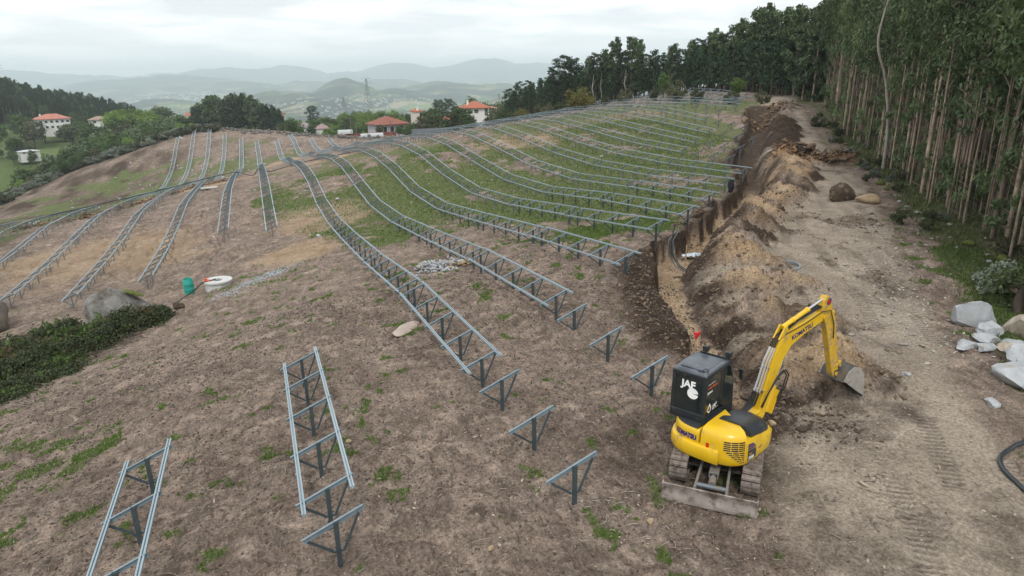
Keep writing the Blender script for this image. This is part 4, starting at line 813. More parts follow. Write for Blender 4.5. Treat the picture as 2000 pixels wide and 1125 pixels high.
# bucket
BUK=mat('bucket_steel',(.075,.07,.065),.5,.35,.3,5,dirt=(.13,.10,.075),dirtamt=.3,dscale=5); BUKB=mat('bucket_polished',(.50,.48,.46),.38,.5,.25,5,dirt=(.22,.17,.13),dirtamt=.35,dscale=5)
prof=[(3.38,1.08),(3.52,1.30),(3.78,1.40),(4.06,1.32),(4.26,1.08),(4.34,.78),(4.36,.42)]; inn=[(p[0]-.012*(i+1)*.6-.01,p[1]-.03) for i,p in enumerate(prof)]; w_=.36
m=MB(B_); P=[];Fc=[]
for a,b in zip(prof,inn):
    P+=[(-w_,a[0],a[1]),(w_,a[0],a[1]),(-w_,b[0],b[1]),(w_,b[0],b[1])]
for i in range(len(prof)-1):
    q=4*i; Fc+=[(q,q+1,q+5,q+4),(q+2,q+6,q+7,q+3),(q,q+4,q+6,q+2),(q+1,q+3,q+7,q+5)]
Fc+=[(0,2,3,1)]; k=4*(len(prof)-1); Fc+=[(k,k+1,k+3,k+2)]; m.add(P,Fc)
m.box((0,3.45,1.22),(.2,.22,.16)); buk=m.build('bucket',BUK,exc)
for sx in (-1,1):
    m=MB(B_); sp_=prof+[(4.05,.62),(3.62,.92)]; m.prism(sp_,sx*w_-.012,sx*w_+.012,axis='x'); m.build('side_plate',BUKB,buk)
m=MB(B_); m.bar((-w_-.02,4.36,.40),(w_+.02,4.36,.40),.03,.13); m.build('cutting_edge',BUKB,buk)
for i in range(4):
    m=MB(B_); x=-w_+.06+i*(2*w_-.12)/3; m.add([(x-.04,4.33,.42),(x+.04,4.33,.42),(x+.04,4.39,.42),(x-.04,4.39,.42),(x-.02,4.36,.24),(x+.02,4.36,.24)],[(0,1,2,3),(0,4,5,1),(2,5,4,3),(0,3,4),(1,5,2)]); m.build('tooth',BUKB,buk)
# hydraulic lines
for i in range(8):
    x=-.10+i*.028; off=.03+.012*(i%3); m=MB(B_)
    m.tube([(x,.42-off*1.6,1.42),(x,.54-off*1.6,1.72),(x,.68-off*1.5,2.2),(x*.9,.84-off,2.52)],.0105,6); m.box((x,.43-off*1.6,1.45),(.026,.03,.05)); m.build('steel_pipe',CHR if i%2==0 else mat('pipe_zinc',(.5,.42,.36),.35,.7),boom,True)
    m=MB(B_); m.tube([(x*1.3,-.22-.02*i,.95),(x*1.2,.05-off,.98+.02*i),(x*1.1,.27-off,1.18),(x,.42-off*1.6,1.43)],.016,7); m.build('hose',RUB,boom,True)
for i in range(5):
    x=-.08+i*.035; m=MB(B_); m.tube([(x,.84-.04,2.52),(x,.98-.03,2.80),(x+.02,1.2,2.93),(x+.01,1.6,3.00+.02*i),(x,2.1,3.12+.015*i),(x,2.42,3.25),(x,2.62,3.34)],.013,7); m.build('hose',RUB,boom,True)
for x,r in ((.125,.0),(.15,.05)):
    m=MB(B_); m.tube([(x,.45,1.05),(x+.03,.66-r,1.45),(x+.06,.86,1.80),(x+.05,1.08+r,1.92),(x+.04,1.22+r,1.75),(x+.03,1.16+r,1.45),(x,1.02,1.15)],.018,8); m.build('hose',RUB,boom,True)
m=MB(B_); m.tube([(.11,1.1,2.83),(.125,1.8,2.98),(.13,2.4,3.16),(.13,2.75,3.13),(.12,2.98,2.7),(.11,3.05,2.3)],.013,7); m.build('hose',RUB,arm,True)
m=MB(B_); m.box((0,.47,1.47),(.27,.05,.03)); m.box((0,.6,2.05),(.25,.04,.025)); m.build('pipe_clamp',CHR,boom)
# ---------------------------------------------------------------- stones, boulders, small things
def rock_mesh(name,mt,seed,sub=3,flat=(1,1,.7),rough=.28,angular=.5):
    bm=bmesh.new(); bmesh.ops.create_icosphere(bm,subdivisions=sub,radius=1); r=random.Random(seed)
    planes=[(Vector((r.gauss(0,1),r.gauss(0,1),r.gauss(0,1))).normalized(),r.uniform(.42,.8)) for _ in range(9+int(angular*8))]
    ox,oy=r.uniform(0,99),r.uniform(0,99)
    for v in bm.verts:
        p=v.co.copy()
        for n,d in planes:
            k=p.dot(n)
            if k>d: p-=n*(k-d)*(angular+.4)
        f=1+rough*float(fbm(np.array([p.x*1.5+ox+p.z]),np.array([p.y*1.5+oy-p.z]),3,seed%97)[0])*.6
        v.co=Vector((p.x*flat[0],p.y*flat[1],p.z*flat[2]))*f
    me=bpy.data.meshes.new(name); bm.to_mesh(me); bm.free(); me.materials.append(mt); me.polygons.foreach_set('use_smooth',np.full(len(me.polygons),angular<.6)); me.set_sharp_from_angle(angle=R_(30 if angular>.4 else 70)); return me
GRANW=mat('pale_granite',(.42,.44,.46),.85,0,.16,3,bump=.6,bscale=14,dirt=(.34,.27,.18),dirtamt=.22,dscale=1.6)
GRANG=mat('lichen_granite',(.22,.215,.20),.9,0,.5,2.5,bump=2.,bscale=5,dirt=(.07,.06,.045),dirtamt=.5,dscale=2.2)
TANR=mat('tan_stone',(.40,.30,.19),.9,0,.2,2.5,bump=.5,bscale=10); BRNR=mat('earthy_rootball',(.085,.06,.042),.95,0,.5,4,bump=1.5,bscale=12,dirt=(.26,.2,.13),dirtamt=.3,dscale=2)
CLAYR=mat('orange_clay_lump',(.27,.165,.09),.95,0,.5,1.2,bump=.8,bscale=9,dirt=(.07,.05,.038),dirtamt=.5,dscale=.7)
EARTH=mat('dark_clod',(.07,.05,.037),.95,0,.4,4,bump=.8,bscale=15)
MOSS=mat('moss',(.11,.13,.02),.95,0,.35,3,bump=1,bscale=12)
def place(name,me,x,y,s,rot,lab,cat,sink=.25,group=None,z=None,axis=None):
    zz=(gz(x,y) if z is None else z); o=link(name,me,None,(x,y,zz+s[2]*(.5-sink)),rot,s); tag(o,lab,cat,group); return o
SL=[(21.5,13.9,.30,.75,.55,.9,'upright pale stone slab, leaning, topmost of the roadside stones'),(19.55,12.75,.62,.36,.16,.3,'flat pale slab farthest left in the roadside stones'),(20.6,12.95,.55,.35,.2,1.,'flat pale slab in the middle behind the leftmost slab'),(19.95,12.35,.33,.42,.18,2.,'small grey slab wedged beside the leftmost pale slab'),(21.2,13.3,.5,.4,.3,.4,'pale block behind the flat slabs'),
(22.2,12.95,.42,.42,.55,.2,'tall buff squared block at the back of the roadside stones'),(22.9,12.7,.4,.4,.5,.7,'second buff block beside the tall squared one'),(20.6,12.2,.55,.28,.2,.1,'long tan stone across the middle of the pile'),(20.15,11.45,.62,.45,.42,.5,'big smooth pale stone with a dark underside'),(21.3,11.5,.5,.4,.4,1.5,'grey stone at the right edge beside the smooth pale one'),
(18.75,10.55,.95,.6,.32,.4,'largest pale slab at the near front of the stones'),(19.3,9.95,.6,.5,.4,.9,'buff and white block at the bottom right of the stones'),(20.1,10.35,.5,.45,.4,2.2,'grey stone between the largest slab and the frame edge'),(16.75,10.0,.26,.16,.10,.5,'small oval pale stone lying apart below the pile'),(16.2,12.0,.15,.10,.07,.2,'small flat grey stone alone on the track')]
SL+=[(22.0,11.9,.6,.5,.4,.8,'pale block at the right frame edge above the smooth stone'),(21.2,10.6,.7,.5,.35,1.9,'grey-white slab at the right frame edge in the middle of the pile'),(20.3,9.55,.6,.45,.35,.3,'lowest pale stone of the pile at the right frame edge'),(19.5,11.0,.4,.3,.2,2.6,'small pale stone between the smooth stone and the largest slab'),(20.9,12.3,.4,.3,.25,1.2,'small white stone behind the long tan one')]
for i,(x,y,a,b,c,r,l) in enumerate(SL):
    place('stone',rock_mesh('stone',GRANW if i not in (5,6,7,11) else mat('buff_granite%d'%i,(.42,.36,.29),.85,0,.25,3,bump=.5,bscale=12),100+i,3,(1,1,1),.22,.75),x,y,(a*1.25,b*1.25,c*1.25),(.15 if i else .55,.1*((i%3)-1),r),l,'stone',sink=.12,group='pale stones by the track')
WS=[(26.9,16.1),(29.8,18.6),(28.9,18.6),(29.9,19.4),(29.3,20.4),(31.8,23.3),(33.2,25.2),(35.2,27.9),(37.1,30.4),(40.,34.),(42.,36.6),(44.4,39.3),(32.5,21.3),(30.8,20.9),(31.0,22.0),(34.2,26.4),(36.2,29.2),(38.5,32.2),(33.6,24.0),(28.0,17.2),(46.5,42.),(49.,45.),(51.5,48.)]
VST=mat('verge_stone',(.33,.34,.33),.9,0,.3,3,dirt=(.10,.11,.06),dirtamt=.3,dscale=4)
wsm=[rock_mesh('stone',VST,300+i,2,(1,.8,.5),.35,.9) for i in range(4)]; wsg=[rock_mesh('stone',MOSS,320+i,2,(1,.9,.6),.35,.2) for i in range(2)]
for i,(x,y) in enumerate(WS):
    s=random.uniform(.16,.30); mossy=i%4==1
    place('stone',(wsg[i%2] if mossy else wsm[i%4]),x,y,(s*(1.5 if mossy else 1),s*(1.3 if mossy else 1),s*(1.3 if mossy else 1)),(0,0,random.uniform(0,6)),('mossy green stone in the verge, %s verge stone from the right' if mossy else 'pale grey stone in the verge, %s verge stone from the right')%OR[i],'stone',group='mossy stones in the verge' if mossy else 'verge stones')
place('boulder',rock_mesh('boulder',GRANG,12,5,(1,.8,.95),.30,.10),-7.9,38.9,(2.1,1.8,1.95),(0,0,.3),'large rounded grey granite boulder with a mossy top, above the brambles','boulder',.42)
b2=place('boulder',rock_mesh('boulder',mat('brown_granite',(.13,.105,.09),.9,0,.4,1.6,bump=1,bscale=6,dirt=(.06,.065,.04),dirtamt=.3),13,4,(1,.8,.9),.22,.3),-16.3,45.0,(2.0,1.9,2.1),(0,0,.6),'brown rounded boulder cut off by the left edge','boulder',.25)
place('moss_cushion',rock_mesh('moss_cushion',MOSS,17,3,(1,.7,.35),.4,.1),-7.05,38.85,(.55,.5,.25),(.1,.5,.3),'yellow-green moss cushion on top of the grey boulder','moss',0,z=-10.78)
place('boulder',rock_mesh('boulder',BRNR,19,4,(1,.85,.8),.5,.3),34.0,31.6,(1.15,1.0,1.0),(0,0,.4),'dark earth-caked boulder standing on the far track','boulder',.2)
place('boulder',rock_mesh('boulder',TANR,23,3,(1,.6,.5),.2,.25),34.6,30.1,(.98,.9,.75),(0,0,-.5),'smooth tan boulder lying beside the dark earth-caked one','boulder',.2)
place('rock_slab',rock_mesh('rock_slab',mat('bare_slab',(.40,.33,.28),.9,0,.15,3,bump=.3,bscale=12),29,3,(1,.42,.2),.3,.2),4.2,22.0,(1.0,.85,.55),(0,.05,.95),'pale bedrock slab showing between grass under the longest row','rock',.45)
place('tree_stump',rock_mesh('tree_stump',BRNR,31,3,(1,.7,1),.8,.5),-4.95,38.1,(.30,.26,.42),(0,0,.2),'small black tree stump right of the grey boulder','stump',.2)
# rubble heaps (too many to count): joined lumps
def rubble(name,pts,n,spread,size,mt,seed,kind='stuff',flat=.65,base=.0,zf=None,lab=None,cat=None):
    r=np.random.default_rng(seed); protos=[]
    for i in range(5):
        me=rock_mesh('p',None,seed*7+i,1,(1,.8,flat),.35,.8); V=np.empty(len(me.vertices)*3,np.float32); me.vertices.foreach_get('co',V); Fq=np.array([tuple(p.vertices) for p in me.polygons]); protos.append((V.reshape(-1,3),Fq)); bpy.data.meshes.remove(me)
    Vs=[];Fs=[];o=0; P=np.array(pts,float); seg=r.random(n)*(len(P)-1); i0=seg.astype(int) if len(P)>1 else np.zeros(n,int); f=(seg-i0)[:,None]
    c=P[i0,:2]*(1-f)+P[np.minimum(i0+1,len(P)-1),:2]*f + np.clip(r.normal(0,1,(n,2)),-2,2)*spread*.5
    z=GZ(c[:,0],c[:,1]); dc=np.exp(-((c-(P[i0,:2]*(1-f)+P[np.minimum(i0+1,len(P)-1),:2]*f))**2).sum(1)/(spread**2*.35))
    for k in range(n):
        V,Fq=protos[r.integers(5)]; s=size*np.exp(r.normal(0,.5)); a=r.uniform(0,6.28); ca,sa=math.cos(a),math.sin(a); tl=r.uniform(-.6,.6); ct,st=math.cos(tl),math.sin(tl)
        W=V*s*np.array([r.uniform(.8,1.5),r.uniform(.55,1.0),r.uniform(.35,.8)]); W=np.stack([W[:,0]*ct-W[:,2]*st,W[:,1],W[:,0]*st+W[:,2]*ct],1); W=np.stack([W[:,0]*ca-W[:,1]*sa,W[:,0]*sa+W[:,1]*ca,W[:,2]],1); W=W+[c[k,0],c[k,1],z[k]+s*.2+base*dc[k]*r.random()]; Vs.append(W); Fs.append(Fq+o); o+=len(V)
    me=npmesh(name,np.concatenate(Vs),np.concatenate(Fs),mt); ob=link(name,me); tag(ob,lab,cat,kind=kind); return ob
rubble('rubble_pile',[(7.2,31.6),(8.3,31.4)],260,1.0,.12,GRANW,41,base=.55,lab='heap of pale broken rock between the two nearest long rows',cat='rubble')
rubble('rubble_pile',[(8.9,31.2)],40,.7,.15,TANR,43,base=.2,lab='brown broken stones at the right foot of the pale rock heap',cat='rubble')
rubble('clay_rubble',[(-27,88),(-19,87),(-16.5,101),(-10,107),(-3.5,110)],700,1.8,.19,CLAYR,47,base=.6,lab='orange-brown clay lumps along the cut across the left rows',cat='rubble')
rubble('clay_rubble',[(41.6,46),(43.5,44.4),(46,42.4)],650,1.4,.17,CLAYR,49,base=.8,lab='orange clay and root lumps piled across the far track',cat='rubble')
rubble('clay_rubble',[(56,66),(62,70),(67,74)],420,2.2,.2,CLAYR,51,base=.7,lab='orange rubble at the far end of the spoil heap',cat='rubble')
rubble('wall_rubble',[(-14,226),(-5,216),(8.6,203),(17.8,186),(34,172)],900,2.6,.33,GRANG,53,base=.6,lab='tumbled stone wall along the far edge of the field',cat='stone wall')
rubble('pale_gravel',[(-2.7,38.4),(-.8,40.),(.9,41.6)],2400,1.1,.03,mat('blue_grey_gravel',(.38,.42,.45),.9),54,lab='streak of blue-grey crushed gravel right of the manhole',cat='gravel')
rubble('scattered_stones',[(-25,120),(-20,170),(-12,200),(0,160)],500,22,.22,GRANW,55,lab='pale loose stones scattered over the far left slope',cat='stones')
rubble('scattered_stones',[(-3,70),(10,60),(25,58),(30,70)],420,16,.07,GRANW,57,lab='small pale stones scattered among the rows',cat='stones')
rubble('earth_clods',[(12.2,15.0),(13.0,18.5),(14.6,22.)],1100,1.3,.032,EARTH,61,lab='dark clods along the near trench',cat='clods')
rubble('earth_clods',[(p[0],p[1]) for p in HP[:11]],3000,2.6,.03,mat('spoil_clod',(.20,.145,.10),.95,0,.4,3),63,lab='crumbs of soil over the spoil heap',cat='clods')
rubble('earth_clods',[(10.3,12.6),(11.5,11.6),(12.8,11.0)],60,.9,.10,EARTH,66,lab='fist-sized dark lumps dug up beside the machine',cat='clods')
rubble('earth_clods',[(9.9,12.4),(11.4,11.0),(12.6,10.6)],300,.9,.038,EARTH,65,lab='dark clods in front of the machine',cat='clods')
rubble('gravel',[(0,12),(5,11),(9,8),(11,9),(14,10),(16,11)],2600,4.5,.022,mat('pebble',(.38,.32,.26),.9,0,.3,3),67,lab='loose gravel on the track and bare soil',cat='gravel')
rubble('gravel',[(18,13),(21,17),(26,21),(31,27)],1300,2.2,.05,mat('pebble_b',(.36,.33,.29),.9,0,.3,3),69,lab='loose gravel along the verge',cat='gravel')
for x,y,s,l in ((3.1,9.6,.11,'tan fist-sized stone on the soil at the bottom centre'),(6.3,9.35,.10,'tan stone left of the dozer blade'),(1.2,14.4,.10,'small tan stone inside the foreground ladder-like table'),(10.9,11.3,.16,'round brown stone in the dark dug soil')):
    place('stone',rock_mesh('stone',TANR,int(x*100),2,(1,.7,.6),.25,.5),x,y,(s,s,s),(0,0,x),l,'stone',.1)
def flakes(n,xr,yr,smin,smax,mt,seed,lab,thr=None):
    r=np.random.default_rng(seed); x=r.uniform(*xr,n); y=r.uniform(yr[0]**.5,yr[1]**.5,n)**2
    if thr is not None: k=r.random(n)<np.clip(thr(x,y),0,1); x=x[k]; y=y[k]
    n=len(x); z=GZ(x,y); s_=np.exp(r.uniform(math.log(smin),math.log(smax),n))*(1+y/30.); c=np.stack([x,y,z+s_*.25],1)
    u=r.normal(size=(n,3)); u[:,2]*=.5; u/=np.linalg.norm(u,axis=1)[:,None]; v=np.cross(u,r.normal(size=(n,3))); v/=np.linalg.norm(v,axis=1)[:,None]; w_=np.cross(u,v)
    a=s_[:,None]; A=[c+u*a,c-u*a*.9,c+v*a*.6,c-v*a*.7,c+w_*a*.45,c-w_*a*.45]; V=np.stack(A,1).reshape(-1,3); b=np.arange(n)[:,None]*6; T_=np.array([(0,2,4),(2,1,4),(1,3,4),(3,0,4),(2,0,5),(1,2,5),(3,1,5),(0,3,5)]); Fq=(b[:,:,None]+T_[None]).reshape(-1,3)
    tag(link('soil_crumbs',npmesh('soil_crumbs',V,Fq,mt)),lab,'soil crumbs',kind='stuff')
nt2=lambda x,y:.35+1.3*np.clip(fbm(x*.5,y*.5,4,401)+.05,0,1)
flakes(26000,(-10,13),(7,30),.008,.035,mat('crumb_dark',(.085,.066,.054),.95,0,.4,2),401,'dark soil crumbs all over the near ground',lambda x,y:nt2(x,y)*(1-.75*GZ(x,y,MK['track'])))
flakes(14000,(-10,14),(7,30),.006,.022,mat('crumb_pale',(.36,.31,.265),.9,0,.3,2),402,'pale chips and straw bits all over the near ground',nt2)
flakes(9000,(8,30),(5,30),.006,.03,mat('crumb_track',(.25,.21,.17),.95,0,.4,2),403,'crumbs of soil on the track',nt2)
flakes(9000,(9.5,32),(11,34),.015,.08,mat('crumb_spoil',(.15,.105,.07),.95,0,.5,2),404,'lumps of soil over the near spoil heap and trench edge',lambda x,y:1.6*np.clip(GZ(x,y,MK['dark'])+.35*(GZ(x,y,MK['prof'])>.03),0,1))
# barrel
BAR=mat('teal_plastic',(.02,.33,.27),.4,0,.06,3)
bx_,by_=-4.75,42.2; br_=empty('barrel',(bx_,by_,gz(bx_,by_)-.03)); tag(br_,'teal plastic barrel standing on the soil beside the concrete well','barrel')
m=MB(); m.lathe([(.24,0),(.28,.03),(.29,.25),(.30,.27),(.29,.30),(.29,.58),(.30,.60),(.29,.63),(.27,.85),(.24,.90),(.22,.90),(.22,.80),(.0,.80)],n=24,cap=False); m.build('body',BAR,br_,True)
m=MB(); m.lathe([(.24,.895),(.255,.90),(.255,.925),(.235,.925)],n=24,cap=False); m.build('rim',BAR,br_,True)
CONC=mat('pale_concrete',(.52,.53,.52),.85,0,.1,5,bump=.3,bscale=20)
wx,wy=-3.05,41.2; wz=gz(wx,wy); we=empty('manhole',(wx,wy,wz)); tag(we,'round white concrete manhole ring with a notch in its lid','manhole')
m=MB(); m.lathe([(.72,-.3),(.72,.34),(.62,.34),(.62,-.3)],n=36,cap=False); m.build('ring',CONC,we,True)
m=MB(); P=[];n=48
a0,a1=R_(205),R_(535)
for i in range(n+1):
    a=a0+(a1-a0)*i/n
    for r,z in ((.80,.34),(.80,.43),(.26,.43),(.26,.34)): P.append((r*math.cos(a),r*math.sin(a),z))
Fc=[(4*i+j,4*i+4+j,4*i+4+(j+1)%4,4*i+(j+1)%4) for i in range(n) for j in range(4)]+[(0,1,2,3),(4*n+3,4*n+2,4*n+1,4*n)]
m.add(P,Fc); m.build('lid',CONC,we)
m=MB(); m.box((-.58,-.12,.47),(.34,.26,.07)); m.box((-.62,-.05,.55),(.16,.16,.10)); o=m.build('power_tool',mat('orange_red',(.55,.10,.04),.5),None,bevel=.01); o.location=(wx,wy,wz); tag(o,'small orange and grey tool lying on the manhole lid','tool')
m=MB(); zz=lambda x,y:gz(x,y); m.tube([(wx-.1,wy+.0,wz+.48),(wx-.8,wy-.35,wz+.42),(-4.6,40.6,zz(-4.6,40.6)+.25),(-5.3,40.3,zz(-5.3,40.3)+.06)],.035,8); tag(m.build('pipe',RUB,None,True),'short black pipe leaning from the manhole past the teal barrel','pipe')
x,y=19.75,20.5; m=MB(); m.lathe([(.46,0),(.46,.07),(.38,.07),(.38,0)],n=32,cap=False); o=m.build('concrete_ring',mat('grey_ring',(.20,.235,.26),.8,0,.1,6)); o.location=(x,y,gz(x,y)+.02); o.rotation_euler=(.12,-.1,0); tag(o,'thin grey ring lying flat at the edge of the spoil heap','ring')
# pick with red head
x,y=11.9,15.85; z=gz(x,y); pe=empty('pickaxe',(x,y,z)); tag(pe,'wooden-handled pick with a red head stuck upright in the dark soil','pick')
m=MB(); m.tube([(0,0,-.1),(.10,.06,.86)],[.02,.016],8); m.build('handle',mat('ash_wood',(.42,.27,.15),.6),pe,True)
m=MB(); m.add([(-.02,.0,.84),(.22,.1,.95),(.24,.1,.84),(.05,.03,.70),(-.02,-.03,.84),(.22,.06,.95),(.24,.06,.84),(.05,-.0,.70)],[(0,1,2,3),(4,7,6,5),(0,4,5,1),(1,5,6,2),(2,6,7,3),(3,7,4,0)]); m.box((.06,.05,.89),(.1,.07,.08)); m.build('head',mat('red_paint',(.62,.03,.03),.45),pe)
# conduits rising from the trench
for i,(dx_,dy_) in enumerate(((0,0),(.12,.05),(-.10,.10))):
    x,y=17.0+dx_,24.6+dy_; z=float(T(x,y)); m=MB(); m.tube([(x+.25,y-.75,z-.95),(x+.05,y-.35,z-.75),(x-.12,y,z-.2),(x-.12,y+.05,z+.35),(x+.05+.12*i,y+.1,z+.75+(.35 if i==0 else 0))],.028,8)
    tag(m.build('conduit',mat('grey_conduit%d'%i,(.09,.11,.125) if i else (.02,.022,.025),.4),None,True),['tallest black conduit bending up out of the trench','grey conduit right of the tallest one, rising from the trench','grey conduit left of the tallest one, rising from the trench'][i],'conduit')
x,y=17.6,24.5; z=float(T(x,y)); m=MB(); m.bar((x,y,z-.9),(x,y,z+.1),.05,.03); tag(m.build('wooden_stake',mat('stake_wood',(.45,.33,.2),.7),None),'thin wooden stake standing in the trench beside the conduits','stake')
x,y=19.3,26.4; z=gz(x,y)+.04; r=random.Random(5); P=[];n=9
for i in range(n):
    for j in range(n): P.append((x-.5+i*.12+r.uniform(-.03,.03),y-.35+j*.07,z+.10+r.uniform(0,.13)-.0))
m=MB(); m.add(P,[(i*n+j,(i+1)*n+j,(i+1)*n+j+1,i*n+j+1) for i in range(n-1) for j in range(n-1)]); o=m.build('plastic_sheet',mat('silver_plastic',(.55,.60,.66),.25,.2,.1,5)); tag(o,'crumpled silver plastic sheet lying in the trench','plastic sheet')
# jacket hung on the end frame
x,y=29.85,37.4; z=float(T(x,y)); m=MB(); 
for (w1,zz_) in (): pass
P=[];Fc=[];pr=[(.10,.92),(.20,.86),(.26,.60),(.22,.30),(.16,.10),(.05,.02)]
for r_,z_ in pr:
    for k in range(10):
        a=2*math.pi*k/10; q=r_*(1+.25*math.sin(3*a+z_*9)); P.append((x+.22+q*math.cos(a),y-.12+q*.6*math.sin(a),z+z_))
for i in range(len(pr)-1):
    for k in range(10): Fc.append((i*10+k,i*10+(k+1)%10,(i+1)*10+(k+1)%10,(i+1)*10+k))
Fc+=[tuple(range(10)),tuple(50+k for k in range(10))]
m.add(P,Fc); tag(m.build('jacket',mat('dark_cloth',(.012,.016,.028),.9),None,True),'dark jacket hung on the trench-end frame of one long row','jacket')
# black hose loop right
P=[(17.6,7.6),(16.8,8.25),(16.0,8.5),(15.1,8.45),(14.45,8.2),(14.05,7.75),(13.9,7.2),(14.0,6.6),(14.5,5.9),(15.2,5.5)]
def smooth_path(P,n=6):
    out=[]
    for i in range(len(P)-1):
        p0=P[max(i-1,0)];p1=P[i];p2=P[i+1];p3=P[min(i+2,len(P)-1)]
        for k in range(n):
            t=k/n; out.append(tuple(.5*((2*p1[a])+(-p0[a]+p2[a])*t+(2*p0[a]-5*p1[a]+4*p2[a]-p3[a])*t*t+(-p0[a]+3*p1[a]-3*p2[a]+p3[a])*t**3) for a in range(len(p1))))
    out.append(P[-1]); return out
sp2=smooth_path(P); m=MB(); m.tube([(a,b,gz(a,b)+.05) for a,b in sp2],.05,10); tag(m.build('black_pipe',mat('pe_pipe',(.03,.038,.045),.35,0,.1,4),None,True),'thick black plastic pipe curving in from the right edge','pipe')
# long cable pipe laid across the rows
P=[(-24,92,.9),(-19,98,1.0),(-12.5,104,1.0),(-8,108,1.05),(-3.6,109.5,1.1),(-2.0,108,.5),(-.8,106.8,.15),(0,106.5,.9),(1.5,107.5,.15),(4.6,110,.3),(7.5,112,.3),(12,108,.2),(14,100,.2)]
m=MB(); m.tube([(a,b,float(T(a,b))+c) for a,b,c in smooth_path(P,5)],.055,7); tag(m.build('cable_pipe',RUB,None,True),'long black cable pipe laid across the left rows to the cut','pipe')
place('plank_sheet',MB().box((0,0,0),(1,1,.06)).mesh('plank_sheet',mat('board',(.42,.42,.38),.8)),-6.5,98.5,(2.4,1.1,1),(0.05,0,.3),'pale flat board lying on the sand between two left rows','board',.4)
# ---------------------------------------------------------------- houses, masts
TILE=mat('roof_tile_orange',(.36,.115,.06),.8,0,.2,2.5,bump=.4,bscale=3); TILER=mat('roof_tile_brown',(.24,.085,.06),.85,0,.25,2.5,bump=.4,bscale=3); TILEP=mat('roof_tile_pink',(.40,.165,.125),.85,0,.2,1)
WALLW=mat('white_render',(.72,.72,.69),.85,0,.06,.5); WALLG=mat('grey_render',(.40,.40,.43),.85,0,.1,.5); WALLC=mat('cream_render',(.62,.56,.50),.85,0,.08,.5)
WIND=mat('dark_window',(.03,.04,.045),.2); SHUT=mat('green_shutter',(.03,.10,.08),.6); WFR=mat('white_frame',(.75,.75,.75),.5)
def house(x,y,z,rz,w,d,h,rh,roofm,wallm,lab,wins=(),chim=None,eave=.6,shut=WIND,porch=False,base=3):
    t=empty('house',(x,y,z),rz); tag(t,lab,'house')
    m=MB(); m.box((0,0,h/2-base/2),(w,d,h+base)); m.build('wall',wallm,t)
    m=MB(); W,D=w/2+eave,d/2+eave; rl=max(0,W-D); 
    if W>=D: rid=[(-rl,0,h+rh),(rl,0,h+rh)]
    else: rid=[(0,-(D-W),h+rh),(0,D-W,h+rh)]
    P=[(-W,-D,h),(W,-D,h),(W,D,h),(-W,D,h),(-W,-D,h-.18),(W,-D,h-.18),(W,D,h-.18),(-W,D,h-.18)]+rid
    if W>=D: Fc=[(0,1,9,8),(1,2,9),(2,3,8,9),(3,0,8)]
    else: Fc=[(0,1,8),(1,2,9,8),(2,3,9),(3,0,8,9)]
    m.add(P,Fc+[(0,4,5,1),(1,5,6,2),(2,6,7,3),(3,7,4,0),(7,6,5,4)]); rf=m.build('roof',roofm,t)
    for side,u,zz,ww,hh in wins:
        m=MB(); fm=MB()
        if side=='f': c=(u,-d/2-.02,zz); sz=(ww,.06,hh); s2=(ww+.2,.10,hh+.2); o2=(0,.02,0)
        elif side=='r': c=(w/2+.02,u,zz); sz=(.06,ww,hh); s2=(.10,ww+.2,hh+.2); o2=(-.02,0,0)
        else: c=(-w/2-.02,u,zz); sz=(.06,ww,hh); s2=(.10,ww+.2,hh+.2); o2=(.02,0,0)
        fm.box((c[0]+o2[0],c[1]+o2[1],c[2]),s2); wi=fm.build('window',WFR,t)
        c2=tuple(a-b*.8 for a,b in zip(c,o2)); m.box(c2,sz); m.build('pane',shut,wi)
    if chim:
        m=MB(); cx_,cy_,ch=chim; ch*=.7; m.box((cx_,cy_,h+rh*.4+ch/2),(.6,.55,ch+.8)); m.box((cx_,cy_,h+rh*.4+ch+.42),(.8,.72,.15)); m.build('chimney',WALLW,rf)
    if porch:
        for k in range(4):
            m=MB(); m.box((w/2+2.2,-d/2+.3+k*(d-.6)/3,h/2),(.25,.25,h)); m.build('column',WALLW,t)
        m=MB(); m.add([(w/2+eave-.02,-D,h),(w/2+3,-D,h-.35),(w/2+3,D,h-.35),(w/2+eave-.02,D,h),(w/2+eave-.02,-D,h-.18),(w/2+3,-D,h-.5),(w/2+3,D,h-.5),(w/2+eave-.02,D,h-.18)],[(0,1,2,3),(7,6,5,4),(0,4,5,1),(1,5,6,2),(2,6,7,3)]); m.build('porch_roof',roofm,t)
        m=MB(); m.box((w/2+1.4,0,.5),(2.6,d,.2)); m.build('terrace',WALLW,t)
    return t
def at(px,dist,dz=0):
    a=px_dir(px); return math.sin(a)*dist,math.cos(a)*dist
def zpx(px,py,dist):   # height that a thing has when seen at pixel row py from the reference camera
    d=(cr*(px-1000)-cu*(py-562.5)+Vector(f0)*F_PX); hd=math.hypot(d.x,d.y); return d.z/hd*dist
def hpos(px,py,dist): x,y=at(px,dist); return x,y,zpx(px,py,dist)
x,y,z=hpos(932,238,222); house(x,y,z,R_(-8),8.2,8.5,4.6,2.0,TILE,WALLW,'white house with a bright orange hipped roof and a side porch',[('f',-1.6+1.4,3.5,1.3,1.1),('f',3.0,3.2,1.0,2.2),('r',-2.2,3.2,1.0,2.2),('r',1.2,3.2,1.3,1.6)],(-2.6,-2.2,1.5),.7,SHUT,True)
x,y,z=hpos(757,262,205); house(x,y,z,R_(18),8.6,8.0,3.1,2.1,TILER,WALLG,'low grey house with a brown-red hipped roof beside the rows',[('f',-2.9,1.7,1.1,1.5),('f',-.6,1.7,1.1,1.5),('f',2.4,1.3,1.2,2.4),('r',-2,1.7,1.0,1.4),('r',1.5,1.7,1.0,1.4)],(.5,1.5,.9),.7)
